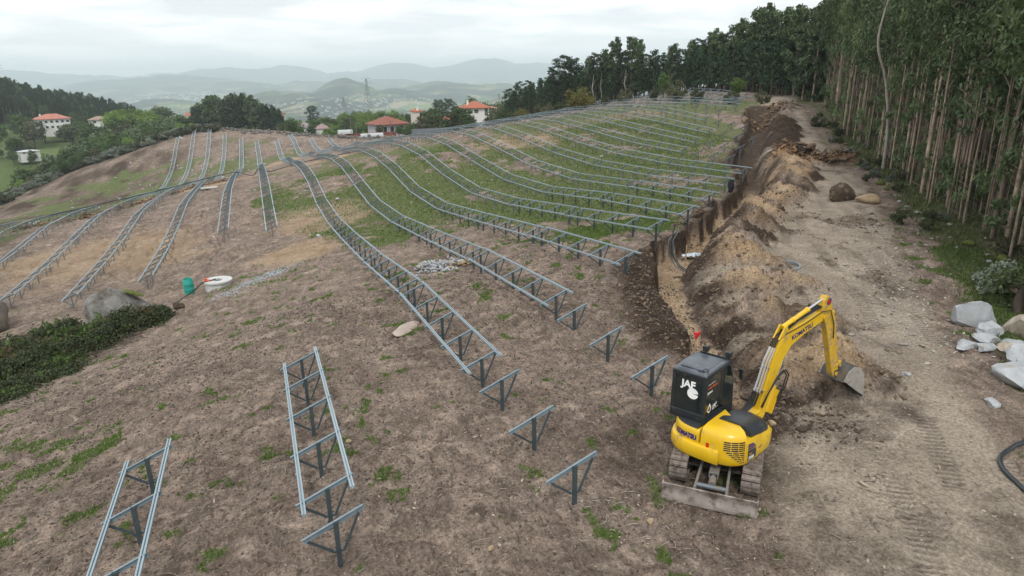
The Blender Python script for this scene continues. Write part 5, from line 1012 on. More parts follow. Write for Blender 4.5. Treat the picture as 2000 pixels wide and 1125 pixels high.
x,y,z=hpos(817,250,235); house(x,y,z,R_(10),2.3,5,5.6,.8,TILE,WALLC,'narrow cream house gable with a chimney half behind a bush',[('f',.4,4.5,.9,1.2)],(-.5,-2.0,1.2),.3)
x,y,z=hpos(872,246,240); house(x,y,z,0,5.5,5,2.2,1.1,TILE,WALLW,'small outbuilding with an orange roof between the bushes',[('f',.5,1.2,.8,.8)],None,.4)
x,y,z=hpos(94,252,362); house(x,y,z,R_(22),12,8,4.4,2.0,TILEP,WALLW,'long white two-storey house with a pinkish roof on the left hillside',[('f',u,zz,1.0,.9) for u in (-5,-3,-1,1,3,5) for zz in (1.0,3.2)]+[('r',0,3,1.1,1.1)],(-4,1,1.0),.7)
x,y,z=hpos(193,243,388); house(x,y,z,R_(5),11,7,2.4,1.5,mat('roof_dull',(.30,.20,.16),.9),WALLW,'low white bungalow with a dull brown roof right of the pink-roofed house',[('f',-3,1.3,1.2,1),('f',1,1.3,1.2,1)],None,.6)
x,y,z=hpos(32,302,325); house(x,y,z,R_(30),6.5,4,1.1,.5,mat('roof_white',(.5,.52,.54),.7),WALLW,'flat white shed half hidden by trees low on the left',[('f',-2,.6,.9,.5),('f',1,.6,.9,.5)],None,.3)
x,y,z=hpos(368,236,560); house(x,y,z,R_(10),8,7,4,2.2,TILE,WALLW,'distant house showing only its orange roof over the dark wood',[('f',0,2,1,1)],None,.5)
x,y,z=hpos(540,237,470); house(x,y,z,R_(-15),9,8,4.5,2.6,TILER,WALLC,'distant cream house with a brown roof right of the dark wood',[('f',0,2.2,1,1)],None,.5)
x,y,z=hpos(590,262,270); house(x,y,z,R_(12),6.5,6,2.6,2.0,mat('roof_grey',(.26,.22,.22),.9),WALLW,'small white house with a steep grey roof beyond the stone wall',[('f',-1.4,1.3,.8,1),('f',1.3,1.3,.8,1)],None,.4)
x,y,z=hpos(627,262,266); house(x,y,z,R_(12),5,5,2.2,1.7,mat('roof_grey2',(.28,.2,.2),.9),WALLW,'white annex with a brown-grey roof beside the small white house',[('f',0,1.2,.8,.9)],None,.4)
x,y,z=hpos(735,270,178)
for i,(px,py,w_,d_) in enumerate(((725,267,6,1.0),(672,260,4,.9))):
    x,y,z=hpos(px,py,182+i*12); m=MB(); pr=[(-d_/2,0)]+[(-d_/2*math.cos(a*math.pi/8),1.1*math.sin(a*math.pi/8)) for a in range(1,8)]+[(d_/2,0)]; m.prism(pr,-w_/2,w_/2,axis='x'); o=m.build('polytunnel',mat('white_sheet%d'%i,(.5,.54,.55),.5)); o.location=(x,y,z-.2); o.rotation_euler=(0,0,R_(10)); tag(o,['low white polytunnel in front of the grey house','smaller white polytunnel left of the grey house'][i],'polytunnel')
x,y,z=hpos(935,250,200)
m=MB(); x,y,z=hpos(715,262,196); m.box((0,0,-1.2),(17,.25,3.0)); o=m.build('garden_wall',mat('red_wall',(.20,.06,.05),.9)); o.location=(x,y,z); o.rotation_euler=(0,0,R_(6)); tag(o,'long dark red wall between the field and the grey house','wall')
x,y,z=hpos(842,262,192); m=MB(); m.box((0,0,0),(11,.15,2.6)); o=m.build('screen_fence',mat('grey_screen',(.17,.19,.21),.8)); o.location=(x,y,z+.3); o.rotation_euler=(0,0,R_(4)); tag(o,'plain grey screen fence right of the brown-roofed house','fence')
def pylon(px,pyb,pyt,dist,lab,w0=7.,slim=False):
    x,y,zb=hpos(px,pyb,dist); zt=zpx(px,pyt,dist); h=zt-zb; t=empty('pylon',(x,y,zb),.5); tag(t,lab,'pylon'); PM=mat('pylon_steel',(.18,.20,.22),.6,.3)
    wd=lambda u:(w0*(1-u)**1.2+.9) if not slim else (w0*(1-u*.6)); m=MB(); n=9; th_=.075*dist/600
    for sx,sy in ((-1,-1),(1,-1),(1,1),(-1,1)):
        for i in range(n):
            a,b=i/n,(i+1)/n; m.bar((sx*wd(a)/2,sy*wd(a)/2,a*h),(sx*wd(b)/2,sy*wd(b)/2,b*h),th_*1.7,th_*1.7)
    m.build('legs',PM,t); m=MB()
    for i in range(n):
        a,b=i/n,(i+1)/n; A,B2=wd(a)/2,wd(b)/2
        for (p,q) in (((-1,-1),(1,-1)),((1,-1),(1,1)),((1,1),(-1,1)),((-1,1),(-1,-1))):
            m.bar((p[0]*A,p[1]*A,a*h),(q[0]*B2,q[1]*B2,b*h),th_,th_); m.bar((q[0]*A,q[1]*A,a*h),(p[0]*B2,p[1]*B2,b*h),th_,th_)
    m.build('bracing',PM,t)
    for k,u in enumerate((.99,.88,.77)):
        m=MB(); L=5.5+k*1.0; m.bar((-L,0,u*h),(L,0,u*h),th_*1.5,th_*1.5); m.bar((-L,0,u*h),(0,0,u*h+1.5),th_,th_); m.bar((L,0,u*h),(0,0,u*h+1.5),th_,th_); m.build('cross_arm',PM,t)
pylon(722,232,153,640,'tall lattice pylon standing in front of the middle hill',7)
pylon(674,236,190,760,'shorter faint lattice pylon left of the tall one',6)
pylon(4,170,122,900,'pale pylon top above the wooded hill at the left edge',6)
POLE=mat('pole_wood',(.16,.14,.12),.9)
for px,pb,pt,dd,l in ((684,270,228,170,'dark wooden utility pole left of the grey house'),(694,270,240,175,'shorter utility pole beside the first one'),(763,268,205+30,150,'utility pole standing before the brown-red roof'),(981,228,182,200,'utility pole right of the white house'),(958,222,196,230,'thin lamp post behind the white house'),(1052,223,196,190,'short pole against the pines'),(108,225,213,420,'lamp post beside the pink-roofed house')):
    x,y,z=hpos(px,pb,dd); h=zpx(px,pt,dd)-z; t=empty('utility_pole',(x,y,z)); tag(t,l,'pole'); m=MB(); m.tube([(0,0,-1),(0,0,h)],[.11,.07],7); m.build('pole',POLE,t); m=MB(); m.box((0,0,h*.93),(1.3,.1,.1)); m.build('crossbar',POLE,t)
# far town
r=np.random.default_rng(5); m=MB()
cnt=0
for _ in range(2600):
    px=r.uniform(230,1010); dist=r.choice([r.uniform(1700,3200),r.uniform(3800,5800)],p=[.5,.5]); a=px_dir(px); x,y=math.sin(a)*dist,math.cos(a)*dist
    if fbm(np.array([x/500]),np.array([y/500]),3,77)[0]<.0: continue
    z=LZf(x,y); s=r.uniform(4,9)*(1+ (dist>3800)*.8)
    if z>-70: continue
    rz=r.uniform(0,3); m.box((x,y,z+s*.2),(s*r.uniform(.8,2.0),s,s*.7),rz); cnt+=1
print('town',cnt)
tag(m.build('far_town',mat('town_white',(.40,.39,.38),.8,0,.3,.01)),'white houses and sheds scattered over the distant valley','town',kind='stuff')
# ---------------------------------------------------------------- foliage
def leafcards(C,n,rad,L,W,seed,droop=.3,flat=1.0,jit=.5):
    """C (k,3) clump centres; n leaves each"""
    r=np.random.default_rng(seed); k=len(C); rad=np.broadcast_to(np.asarray(rad,float),(k,))
    c=np.repeat(C,n,0); rr=np.repeat(rad,n); N=len(c)
    d=r.normal(size=(N,3)); d/=np.linalg.norm(d,axis=1)[:,None]; d*= (r.random(N)**.45*rr)[:,None]; d[:,2]*=flat; p=c+d
    u=r.normal(size=(N,3)); u[:,2]-=droop*2; u/=np.linalg.norm(u,axis=1)[:,None]
    v=np.cross(u,r.normal(size=(N,3))); v/=np.linalg.norm(v,axis=1)[:,None]+1e-9
    l=(L*(1+jit*(r.random(N)-.5)))[:,None]; w_=(W*(1+jit*(r.random(N)-.5)))[:,None]
    V=np.stack([p-u*l*.5,p+v*w_*.5,p+u*l*.5,p-v*w_*.5],1).reshape(-1,3); Fq=np.arange(N*4).reshape(-1,4); return V,Fq
def join(parts):
    Vs=[];Fs=[];o=0
    for V,Fq in parts: Vs.append(V);Fs.append(Fq+o);o+=len(V)
    return np.concatenate(Vs),np.concatenate(Fs)
def tubes_np(paths,n=6):
    """paths: list of (pts,radii) -> arrays of quads"""
    Vs=[];Fs=[];o=0
    for pts,ra in paths:
        pts=np.array(pts,float); m_=len(pts); d=np.gradient(pts,axis=0); d/=np.linalg.norm(d,axis=1)[:,None]+1e-9
        a=np.cross(d,[.3,.9,.1]); a/=np.linalg.norm(a,axis=1)[:,None]; b=np.cross(d,a); t=np.linspace(0,2*math.pi,n+1)[:-1]
        V=pts[:,None,:]+(a[:,None,:]*np.cos(t)[None,:,None]+b[:,None,:]*np.sin(t)[None,:,None])*np.array(ra)[:,None,None]
        I=np.arange(m_*n).reshape(m_,n); J=np.roll(I,-1,1); Fs.append(np.stack([I[:-1],J[:-1],J[1:],I[1:]],-1).reshape(-1,4)+o); Vs.append(V.reshape(-1,3)); o+=m_*n
    return np.concatenate(Vs),np.concatenate(Fs)
EUL=leafmat('eucalyptus_leaf',(.11,.17,.07),(.22,.29,.13),.28,.35,.42); EUD=leafmat('eucalyptus_leaf_dark',(.065,.11,.048),(.13,.18,.075),.28,.15,.5); PINEL=leafmat('pine_needles',(.018,.042,.018),(.035,.07,.028),.3,.1); SPRL=leafmat('spring_leaf',(.12,.20,.035),(.20,.30,.06),.25,.35); MIDL=leafmat('mid_leaf',(.05,.10,.03),(.10,.15,.04),.35,.25); OLVL=leafmat('olive_leaf',(.07,.085,.04),(.12,.12,.06),.3,.2); GRYL=leafmat('grey_bush',(.14,.17,.13),(.22,.25,.19),.2,.2); BRML=leafmat('bramble_leaf',(.04,.06,.022),(.095,.115,.045),.25,.2); BRWN=leafmat('bare_twigs',(.13,.10,.08),(.20,.16,.13),.2,.1)
EUT=mat('eucalyptus_bark',(.33,.255,.19),.85,0,.55,1.2,bump=.3,bscale=8,objvar=.35,dirt=(.17,.15,.12),dirtamt=.3,dscale=.9); PINT=mat('pine_bark',(.10,.075,.06),.95,0,.3,3,objvar=.25); PALT=mat('pale_bark',(.36,.33,.28),.8,0,.25,2,objvar=.2)
def euc(seed,H=17,base=.35,r0_=.11,ncl=34,nl=46,lean=.0,LL=.34,LW=.12):
    r=random.Random(seed); n=9; x=y=0; pts=[];ra=[]; vx,vy=r.uniform(-.02,.02)+lean,r.uniform(-.02,.02)
    for i in range(n+1):
        u=i/n; pts.append((x,y,u*H-.6*(i==0))); ra.append(r0_*(1-u*.82)+.012); vx+=r.uniform(-.012,.012); vy+=r.uniform(-.012,.012); x+=vx*H/n; y+=vy*H/n
    paths=[(pts,ra)]; C=[];rad=[]
    ip=lambda u:tuple(np.interp(u,[i/n for i in range(n+1)],[p[k] for p in pts]) for k in range(3))
    for i in range(ncl):
        u=base+(1-base)*(r.random()**.75); a=r.uniform(0,6.28); L=r.uniform(.4,1.0)*(1.0+1.5*math.sin(min(1,(1-u)/(1-base)*1.15)*math.pi*.8))*.75; p=ip(min(u,.99)); q=(p[0]+L*math.cos(a),p[1]+L*math.sin(a),p[2]+r.uniform(.3,1.2))
        C.append(q); rad.append(r.uniform(.45,.95)); 
        if i%2==0: paths.append(([p,((p[0]+q[0])/2,(p[1]+q[1])/2,(p[2]+q[2])/2+.2),q],[.03,.02,.01]))
    for i in range(9):
        u=r.uniform(.04,base); a=r.uniform(0,6.28); p=ip(u); q=(p[0]+.7*math.cos(a),p[1]+.7*math.sin(a),p[2]+.4); paths.append(([p,q],[.018,.008]))
        if r.random()<.38: C.append(q); rad.append(r.uniform(.3,.55))
    tv,tf=tubes_np(paths); lv,lf=leafcards(np.array(C),nl,rad,LL,LW,seed,.8); return (tv,tf),(lv,lf)
def pine(seed,H=13,spread=2.2,base=.3,ncl=44,nl=60,L=.42,W=.2,cone=False,flatc=.55):
    r=random.Random(seed); pts=[(0,0,-.6)]+[(.15*math.sin(i*1.3+seed),.15*math.cos(i*1.1+seed),H*i/6) for i in range(1,7)]; ra=[.2*(1-i/6.6) for i in range(7)]; paths=[(pts,ra)]; C=[];rad=[]
    for i in range(ncl):
        u=base+(1-base)*(i+r.random())/ncl; wd=(1-u)/(1-base); wd=(wd**.8 if cone else (math.sin(min(1,wd*1.05+.1)*math.pi*.72)**.8)); a=i*2.4+r.uniform(-.4,.4); R1=spread*wd*r.uniform(.45,1.05); q=(R1*math.cos(a),R1*math.sin(a),H*u+r.uniform(-.2,.5)); C.append(q); rad.append(r.uniform(.5,1.0)*(spread/2.2)**.7); 
        if i%2==0: paths.append(([(0,0,H*u-.4),q],[.05,.015]))
    tv,tf=tubes_np(paths,5); lv,lf=leafcards(np.array(C),nl,rad,L,W,seed,.0,flatc); return (tv,tf),(lv,lf)
def round_tree(seed,H=7,spread=3,ncl=46,nl=60,L=.36,W=.26,base=.25):
    r=random.Random(seed); paths=[([(0,0,-.6),(.1,0,H*.3),(0,.1,H*.6)],[.2,.13,.05])]; C=[];rad=[]
    for i in range(ncl):
        v=Vector((r.gauss(0,1),r.gauss(0,1),r.gauss(0,.9))).normalized()*r.uniform(.55,1.0); q=(v.x*spread*.8,v.y*spread*.8,H*(base+1)/2+v.z*H*(1-base)/2*.85); C.append(q); rad.append(r.uniform(.5,1.0)*spread/3)
        if i%3==0: paths.append(([(0,0,H*.35),q],[.06,.015]))
    tv,tf=tubes_np(paths,5); lv,lf=leafcards(np.array(C),nl,rad,L,W,seed,.0,.9); return (tv,tf),(lv,lf)
def variant(name,fn,tm,lm,*a,**k):
    (tv,tf),(lv,lf)=fn(*a,**k); return (npmesh('trunk',tv,tf,tm,True),npmesh('crown',lv,lf,lm),(tv,tf),(lv,lf))
EV=[variant('e',euc,EUT,(EUL if i%3 else EUD),500+i,H=16+i%3*1.5,base=[.36,.5,.58,.42,.54,.28,.62,.46][i],r0_=[.06,.085,.045,.075,.055,.045,.04,.10][i],ncl=[40,34,26,38,32,44,22,40][i],nl=60) for i in range(8)]
PV=[variant('p',pine,PINT,PINEL,600+i,H=12+i,spread=[2.2,2.8,1.8,2.4][i],base=[.25,.45,.2,.15][i],cone=(i==3)) for i in range(4)]
EF=[variant('f',euc,EUT,EUD,650+i,H=16,base=.12,r0_=.15,ncl=56,nl=60,LL=.55,LW=.26) for i in range(3)]
RV=[variant('r',round_tree,PINT,[SPRL,MIDL,OLVL,MIDL][i],700+i,H=[7,7.5,6,5][i],spread=[3,3.2,2.6,2.8][i]) for i in range(4)]
BV=[variant('b',round_tree,PINT,BRWN,740,H=7,spread=3,nl=26,L=.5,W=.05)]
BU=[variant('bush',round_tree,PINT,[GRYL,OLVL,BRML,leafmat('gorse',(.11,.11,.025),(.17,.16,.04),.2,.2)][i],760+i,H=1.6,spread=1.2,ncl=22,nl=70,L=.16,W=.09,base=-.1) for i in range(4)]
def ordn(n): return '%d%s'%(n,'th' if 10<n%100<20 else {1:'st',2:'nd',3:'rd'}.get(n%10,'th'))
def tree(name,var,x,y,s,lab,cat,group,z=None,rz=None,sz=None):
    t=empty(name,(x,y,(LZf(x,y) if z is None else z)),random.uniform(0,6.28) if rz is None else rz); tag(t,lab,cat,group)
    zz=s if sz is None else sz
    for nm,me in (('trunk',var[0]),('crown',var[1])): o=bpy.data.objects.new(nm,me); o.parent=t; o.scale=(s,s,zz); col.objects.link(o)
    return t
# eucalyptus wood on the right: edge line, then depth
EL=[(24.5,8),(26.4,12.5),(29.6,16.6),(32.2,20.8),(35.6,25.8),(39.8,30.4),(44.6,36.2),(49.2,42.2),(53.8,48.4),(58.2,54.6),(63.5,61.8),(71,70),(80,79),(88,88)]
ELa=np.array(EL,float); seg=np.hypot(*(ELa[1:]-ELa[:-1]).T); cs=np.concatenate([[0],np.cumsum(seg)])
def edge_pt(s_,off):
    x=np.interp(s_,cs,ELa[:,0]); y=np.interp(s_,cs,ELa[:,1]); k=min(len(seg)-1,max(0,int(np.searchsorted(cs,s_)-1))); d=(ELa[k+1]-ELa[k])/seg[k]; return x+d[1]*off,y-d[0]*off
rt=random.Random(99); spots=[]
s_=0.
while s_<cs[-1]:
    for off in (0.,1.4,2.8):
        spots.append((s_+rt.uniform(-.5,.5),off+rt.uniform(-.5,.7)))
    s_+= .86+ s_*.008
print('edge trees',len(spots),cs[-1])
zone=['at the near right frame edge','beside the pale roadside stones','opposite the middle of the spoil heap','behind the dark earth-caked boulder','beside the orange clay berm','at the far end of the track']
EC={}
def EC_(row,zi):
    EC[row]=EC.get(row,0)+1; return 'slender eucalyptus, %s from the right in the %s line of the wood'%(ordn(EC[row]),row)
for i,(a,off) in enumerate(spots[:285]):
    x,y=edge_pt(max(0,min(a,cs[-1])),off); zi=min(5,int(a/cs[-1]*6)); row=['front','second','third'][min(2,max(0,int((off+.3)/1.5)))]
    v=EV[rt.randrange(8)]; s0_=rt.uniform(.8,1.12)
    tree('eucalyptus_tree',v,x,y,s0_*rt.uniform(.9,1.2),EC_(row,zi),'eucalyptus','eucalyptus wood, %s line %s'%(row,zone[zi]),sz=s0_*(1.0+.1*(a>60)))
# the pale crooked one
pts=[(0,0,-.3),(-.1,0,3.2),(-.7,.15,6.6),(-1.55,.3,9.0),(-1.45,.35,11.),(-.95,.4,13.5),(-.8,.4,17)]; tv,tf=tubes_np([([tuple(p) for p in smooth_path(pts,5)],list(np.interp(np.linspace(0,1,31),[0,1],[.13,.05]))),([(-1.2,.3,11.6),(-2.6,0,12.6),(-3.8,-.4,13.2)],[.04,.025,.01])])
x,y=45.2,38.4; t=empty('eucalyptus_tree',(x,y,gz(x,y)),-AZ); tag(t,'pale crooked eucalyptus trunk standing out alone in front of the wood','eucalyptus'); link('trunk',npmesh('trunk',tv,tf,PALT,True),t); lv,lf=leafcards(np.array([(-.9,.3,15),(-.5,.5,16.5),(-1.3,.2,17),(-.8,.4,18)]),60,.9,.34,.12,5,.8); link('crown',npmesh('crown',lv,lf,EUL),t)
# thin pole stems filling the edge of the wood
paths=[]
for i in range(1500):
    a=rt.uniform(0,cs[-1]); x,y=edge_pt(a,rt.uniform(.2,7)); z=gz(x,y); h=rt.uniform(6,15); lx,ly=rt.gauss(0,.035)*h,rt.gauss(0,.035)*h; r_=rt.uniform(.018,.042); b_=rt.gauss(0,.15)
    paths.append(([(x,y,z-.2),(x+lx*.4+b_,y+ly*.4,z+h*.45),(x+lx,y+ly,z+h)],[r_,r_*.8,r_*.35]))
V,Fq=tubes_np(paths,4); tag(link('thin_stems',npmesh('thin_stems',V,Fq,mat('thin_stem_bark',(.26,.205,.16),.9,0,.5,.7),True)),'countless thin leafless stems standing between the eucalyptus trunks','stems',kind='stuff')
C=[];
for i in range(900):
    a=rt.uniform(0,cs[-1]); x,y=edge_pt(a,rt.uniform(.4,5)); C.append((x,y,gz(x,y)+rt.uniform(.1,1.5)*rt.random()))
lv,lf=leafcards(np.array(C),26,.55,.22,.07,77,.2,.8); tag(link('undergrowth',npmesh('undergrowth',lv,lf,leafmat('undergrowth_leaf',(.07,.10,.045),(.17,.17,.10),.2,.2))),'low undergrowth at the foot of the eucalyptus wood','undergrowth',kind='stuff')
# the body of the wood behind (beyond what one can count)
def forest_mass(spots,variants,lab,cat,seed,keep=.35,name='woodland',lm=None,tm=None,zfn=LZf):
    r=np.random.default_rng(seed); tp=[];lp=[]
    for (x,y,s) in spots:
        v=variants[r.integers(len(variants))]; z=zfn(x,y); a=r.uniform(0,6.28); ca,sa=math.cos(a),math.sin(a); M_=np.array([[ca,-sa,0],[sa,ca,0],[0,0,1]])*s
        tv,tf=v[2]; tp.append((tv@M_.T+[x,y,z],tf)); lv,lf=v[3]; nq=len(lf); k=r.random(nq)<keep; q=lv.reshape(-1,4,3)[k]; c=q.mean(1,keepdims=True); q=c+(q-c)*(.75/math.sqrt(keep)); q=q.reshape(-1,3); lp.append((q@M_.T+[x,y,z],np.arange(len(q)).reshape(-1,4)))
    V,Fq=join(tp); a_=link(name+'_trunks',npmesh('t',V,Fq,tm or EUT,True)); tag(a_,lab+', trunks',cat,kind='stuff'); V,Fq=join(lp); b_=link(name+'_foliage',npmesh('l',V,Fq,lm or EUD)); tag(b_,lab+', foliage',cat,kind='stuff')
sp=[]
for off in (4.2,5.4,6.8,8.6,11,14):
    s_=0.
    while s_<cs[-1]+10:
        x,y=edge_pt(min(s_,cs[-1]),off+rt.uniform(-.7,.7)); sp.append((x,y,rt.uniform(.95,1.2))); s_+=1.25+off*.07+s_*.006
print('mass trees',len(sp)); forest_mass(sp,EV,'deep body of the eucalyptus wood behind its edge','woodland',3,.16)
# belt of trees along the crest, from the white house to the wood
belt=[]
for px,top,dd,k in [(1003,172,150,'p1'),(1020,160,152,'p0'),(1040,158,150,'p0'),(1062,150,148,'p3'),(1085,128,150,'p2'),(1108,106,150,'p1'),(1124,112,152,'p1'),(1140,130,152,'p0'),(1158,112,150,'e'),(1172,104,146,'p0'),(1190,100,150,'e'),(1207,76,146,'e'),(1222,100,142,'p0'),(1240,75,142,'e'),(1252,80,146,'e'),(1268,104,142,'p1'),(1285,98,140,'p0'),(1302,100,140,'p3'),(1320,88,138,'e'),(1338,94,138,'p1'),(1355,80,138,'e'),(1372,76,136,'p0'),(1390,66,136,'e'),(1405,58,134,'e'),(1420,64,134,'p0'),(1436,50,132,'e'),(1452,40,132,'e'),(1466,48,130,'e'),(1480,20,130,'e'),(1495,12,128,'e'),(1510,22,128,'e'),(1528,24,126,'e'),(1545,18,125,'e'),(1562,14,122,'e'),(1580,20,118,'e'),(1600,8,115,'e')]:
    belt.append((px,top,dd,k))
desc={'p':'dark pine','e':'tall dark eucalyptus'}
for i,(px,top,dd,k) in enumerate(belt):
    x,y=at(px,dd); zb=LZf(x,y); zt=zpx(px,top,dd); h=zt-zb; v=(EF[i%3] if k=='e' else PV[int(k[1])]); H0=16.6 if k=='e' else 12.5+int(k[1])
    tree('eucalyptus_tree' if k=='e' else 'pine_tree',v,x,y,h/H0*(1.15 if k!='e' else 1.25),'%s of the crest belt, %s counted from the left end of the belt'%(desc[k[0]],OR[i] if i<26 else 'number %d'%(i+1)) if i<26 else '%s of the crest belt, %s from its left end, toward the track'%(desc[k[0]],ordn(i+1)),'eucalyptus' if k=='e' else 'pine','trees of the crest belt',z=zb,sz=h/H0)
sp=[]
for dd0 in (2,5,9,14,20):
    px=995
    while px<1640:
        dd=float(np.interp(px,[1000,1600],[156,118]))+dd0+rt.uniform(-2,2); x,y=at(px,dd); top=np.interp(px,[995,1040,1080,1120,1200,1300,1400,1480,1600],[185,165,145,128,112,112,80,50,25])+rt.uniform(0,30); h=zpx(px,top,dd)-LZf(x,y); sp.append((x,y,max(.3,h/16.5))); px+=rt.uniform(6,11)
forest_mass(sp,[EF[0],PV[0],EF[1],PV[3],PV[2]],'dark body of the crest wood behind its front trees','woodland',4,.42,'crest_wood',lm=leafmat('crest_leaf',(.022,.052,.024),(.045,.085,.035),.2,.12),tm=PINT)
for px,dd,k,s_ in [(1030,128,3,1.5),(1060,126,1,1.6),(1078,122,1,1.3),(1135,122,3,2.6),(1150,121,3,2.2),(1012,135,2,1.5),(1100,124,2,1.2),(1190,124,2,1.1),(1230,120,1,1.4),(1290,118,2,1.3),(1330,116,1,1.9),(1370,112,2,1.3),(1440,110,2,1.2),(1500,108,1,1.2)]:
    x,y=at(px,dd); tree('bush',BU[k],x,y,s_,['grey-green','olive-green','dark','yellow-flowering gorse'][k]+' bush before the crest wood, %s from the left'%OR[sum(q<px for q in (1012,1030,1060,1078,1100,1135,1150,1190,1230,1290,1330,1370,1440,1500))],'bush','bushes at the foot of the crest wood',sz=s_*1.1)
for px,dd,v,s_,l in [(1305,122,1,.55,'small mid-green young tree before the crest wood'),(1450,118,0,.5,'small fresh green tree near the right end of the crest wood')]:
    x,y=at(px,dd); tree('young_tree',RV[v],x,y,s_,l,'young tree',None)
for px,top,dd in ((1166,100,124),(1182,175,124),(1229,170,122)):
    x,y=at(px,dd); zb=LZf(x,y); tv,tf=tubes_np([([(0,0,-.5),(.1,0,2),(-.1,.1,3.6),(.15,.1,5.6)],[.06,.05,.04,.02]),([(-.1,.1,3.4),(.5,.3,4.6)],[.03,.01]),([(0,.1,2.6),(-.5,.2,3.9)],[.03,.01])],6); o=link('bare_tree',npmesh('bare_tree',tv,tf,PALT,True),None,(x,y,zb)); tag(o,'thin pale bare trunk before the crest wood, around %s of the belt'%{1166:'the left third',1182:'the left middle',1229:'the middle',1400:'the right part',1325:'the centre right'}[px],'tree','bare trunks before the crest wood')
# trees of the middle distance -------------------------------------------------
mid=[(847,213,198,'m',''),(860,216,200,'pd',''),(836,222,196,'o',''),(906,209,205,'m',''),(916,222,202,'m',''),(897,214,207,'o',''),(796,245,190,'m',''),(780,256,187,'m',''),(742,262,185,'o',''),(1000,205,200,'m',''),(990,212,195,'m',''),(975,214,205,'o',''),(570,232,238,'m','green'),(610,207,330,'pd','dark'),(590,235,300,'s',''),(625,238,290,'m',''),(650,232,320,'m',''),(668,225,340,'s',''),(688,222,345,'s',''),(705,224,330,'s',''),(640,250,262,'s',''),(662,252,258,'m',''),(720,222,340,'s',''),(738,220,335,'s',''),(752,216,330,'s',''),(770,214,330,'s',''),(788,218,325,'b',''),(800,222,320,'m',''),(700,250,248,'m',''),(680,255,250,'m',''),(835,220,262,'m',''),(848,212,240,'pd',''),(862,195,275,'pd',''),(858,218,225,'pd',''),(840,226,222,'m',''),(882,193,290,'pd',''),(895,208,270,'pd',''),(900,215,240,'m',''),(912,220,236,'o',''),(888,225,250,'m',''),(945,205,265,'m',''),(960,205,262,'m',''),(985,205,230,'m',''),(975,200,255,'o',''),(995,206,222,'m',''),(1010,212,215,'s',''),(928,192,300,'m',''),(815,240,225,'m',''),(800,243,215,'m',''),(710,258,200,'s',''),(655,262,214,'s','')]
sp=[];sp2=[]
for i in range(330):
    px=rt.uniform(556,1000); dd=rt.uniform(262,375); x,y=at(px,dd); top=np.interp(px,[556,600,650,700,760,800,850,900,960,1000],[230,228,222,214,212,222,218,208,200,194])+rt.uniform(-4,14)+ (375-dd)*.10; z_=LZf(x,y); h=zpx(px,top,dd)-z_
    if h<1.5: continue
    (sp if rt.random()<.45 else sp2).append((x,y,min(2.0,h/7.3)))
forest_mass(sp,[RV[0],RV[0],BV[0]],'pale spring foliage of the wood beyond the houses','woodland',11,.5,'spring_wood',lm=SPRL,tm=PINT)
forest_mass(sp2,[RV[1],RV[2],RV[3]],'mid-green wood beyond the houses','woodland',12,.5,'valley_wood',lm=MIDL,tm=PINT)
sp=[]
for i in range(260):
    px=rt.uniform(-40,370); dd=rt.uniform(235,400); x,y=at(px,dd)
    if 40<px<150 and dd<375 and dd>290: continue
    if px<150 and dd<290 and rt.random()<.5: continue
    sp.append((x,y,rt.uniform(.5,1.0)))
forest_mass(sp,[RV[1],RV[2],RV[3]],'bushy wood below the left bank','woodland',13,.5,'bank_wood',lm=leafmat('bank_leaf',(.04,.075,.026),(.08,.115,.04),.3,.2),tm=PINT)
names={'m':('round_tree',RV[1],7.3,'bushy mid-green tree'),'s':('spring_tree',RV[0],7,'fresh yellow-green spring tree'),'pd':('pine_tree',PV[1],13.2,'dark round-headed pine'),'b':('bare_tree',BV[0],7,'leafless greyish tree'),'o':('olive_tree',RV[2],6,'olive-green tree')}
where=lambda px: 'left of the grey house' if px<720 else 'behind the brown-red roof' if px<805 else 'between the cream gable and the white house' if px<905 else 'around the white house'
WC={}
for px,top,dd,k,_ in sorted(mid):
    x,y=at(px,dd); nm,v,H0,l=names[k]; zb=LZf(x,y); zt=zpx(px,top,dd); h=max(3.,min(19,zt-zb)); s_=h/H0; WC[(l,where(px))]=WC.get((l,where(px)),0)+1; tree(nm,v,x,y,min(s_*1.15,2.2),l+' '+where(px)+', %s from the left'%OR[min(25,WC[(l,where(px))]-1)],'tree',l+'s '+where(px),z=zb,sz=s_)
# dark wood behind the left field
sp=[]
for i in range(190):
    px=rt.uniform(372,548); dd=rt.uniform(285,335); x,y=at(px,dd); top=np.interp(px,[372,400,440,470,500,548],[222,212,206,202,208,228])+rt.uniform(-3,9); z_=LZf(x,y); sp.append((x,y,z_,max(.4,min(1.5,(zpx(px,top,dd)-z_)/14))))
for i,(x,y,z,h) in enumerate(sorted(sp[:46],key=lambda q:math.atan2(q[0],q[1]))): tree('pine_tree',[PV[0],EF[0],PV[3]][i%3],x,y,h*1.2,'dark evergreen of the dense wood beyond the left field, %s from the left'%ordn(i+1),'pine','dark wood beyond the left field',z=z,sz=h)
forest_mass([(a,b,h) for a,b,c,h in sp[46:]],[PV[0],EF[0],PV[3]],'dense dark wood beyond the left field','woodland',8,.45,'dark_wood',lm=PINEL,tm=PINT,zfn=lambda x,y:min(sp,key=lambda q:abs(q[0]-x)+abs(q[1]-y))[2])
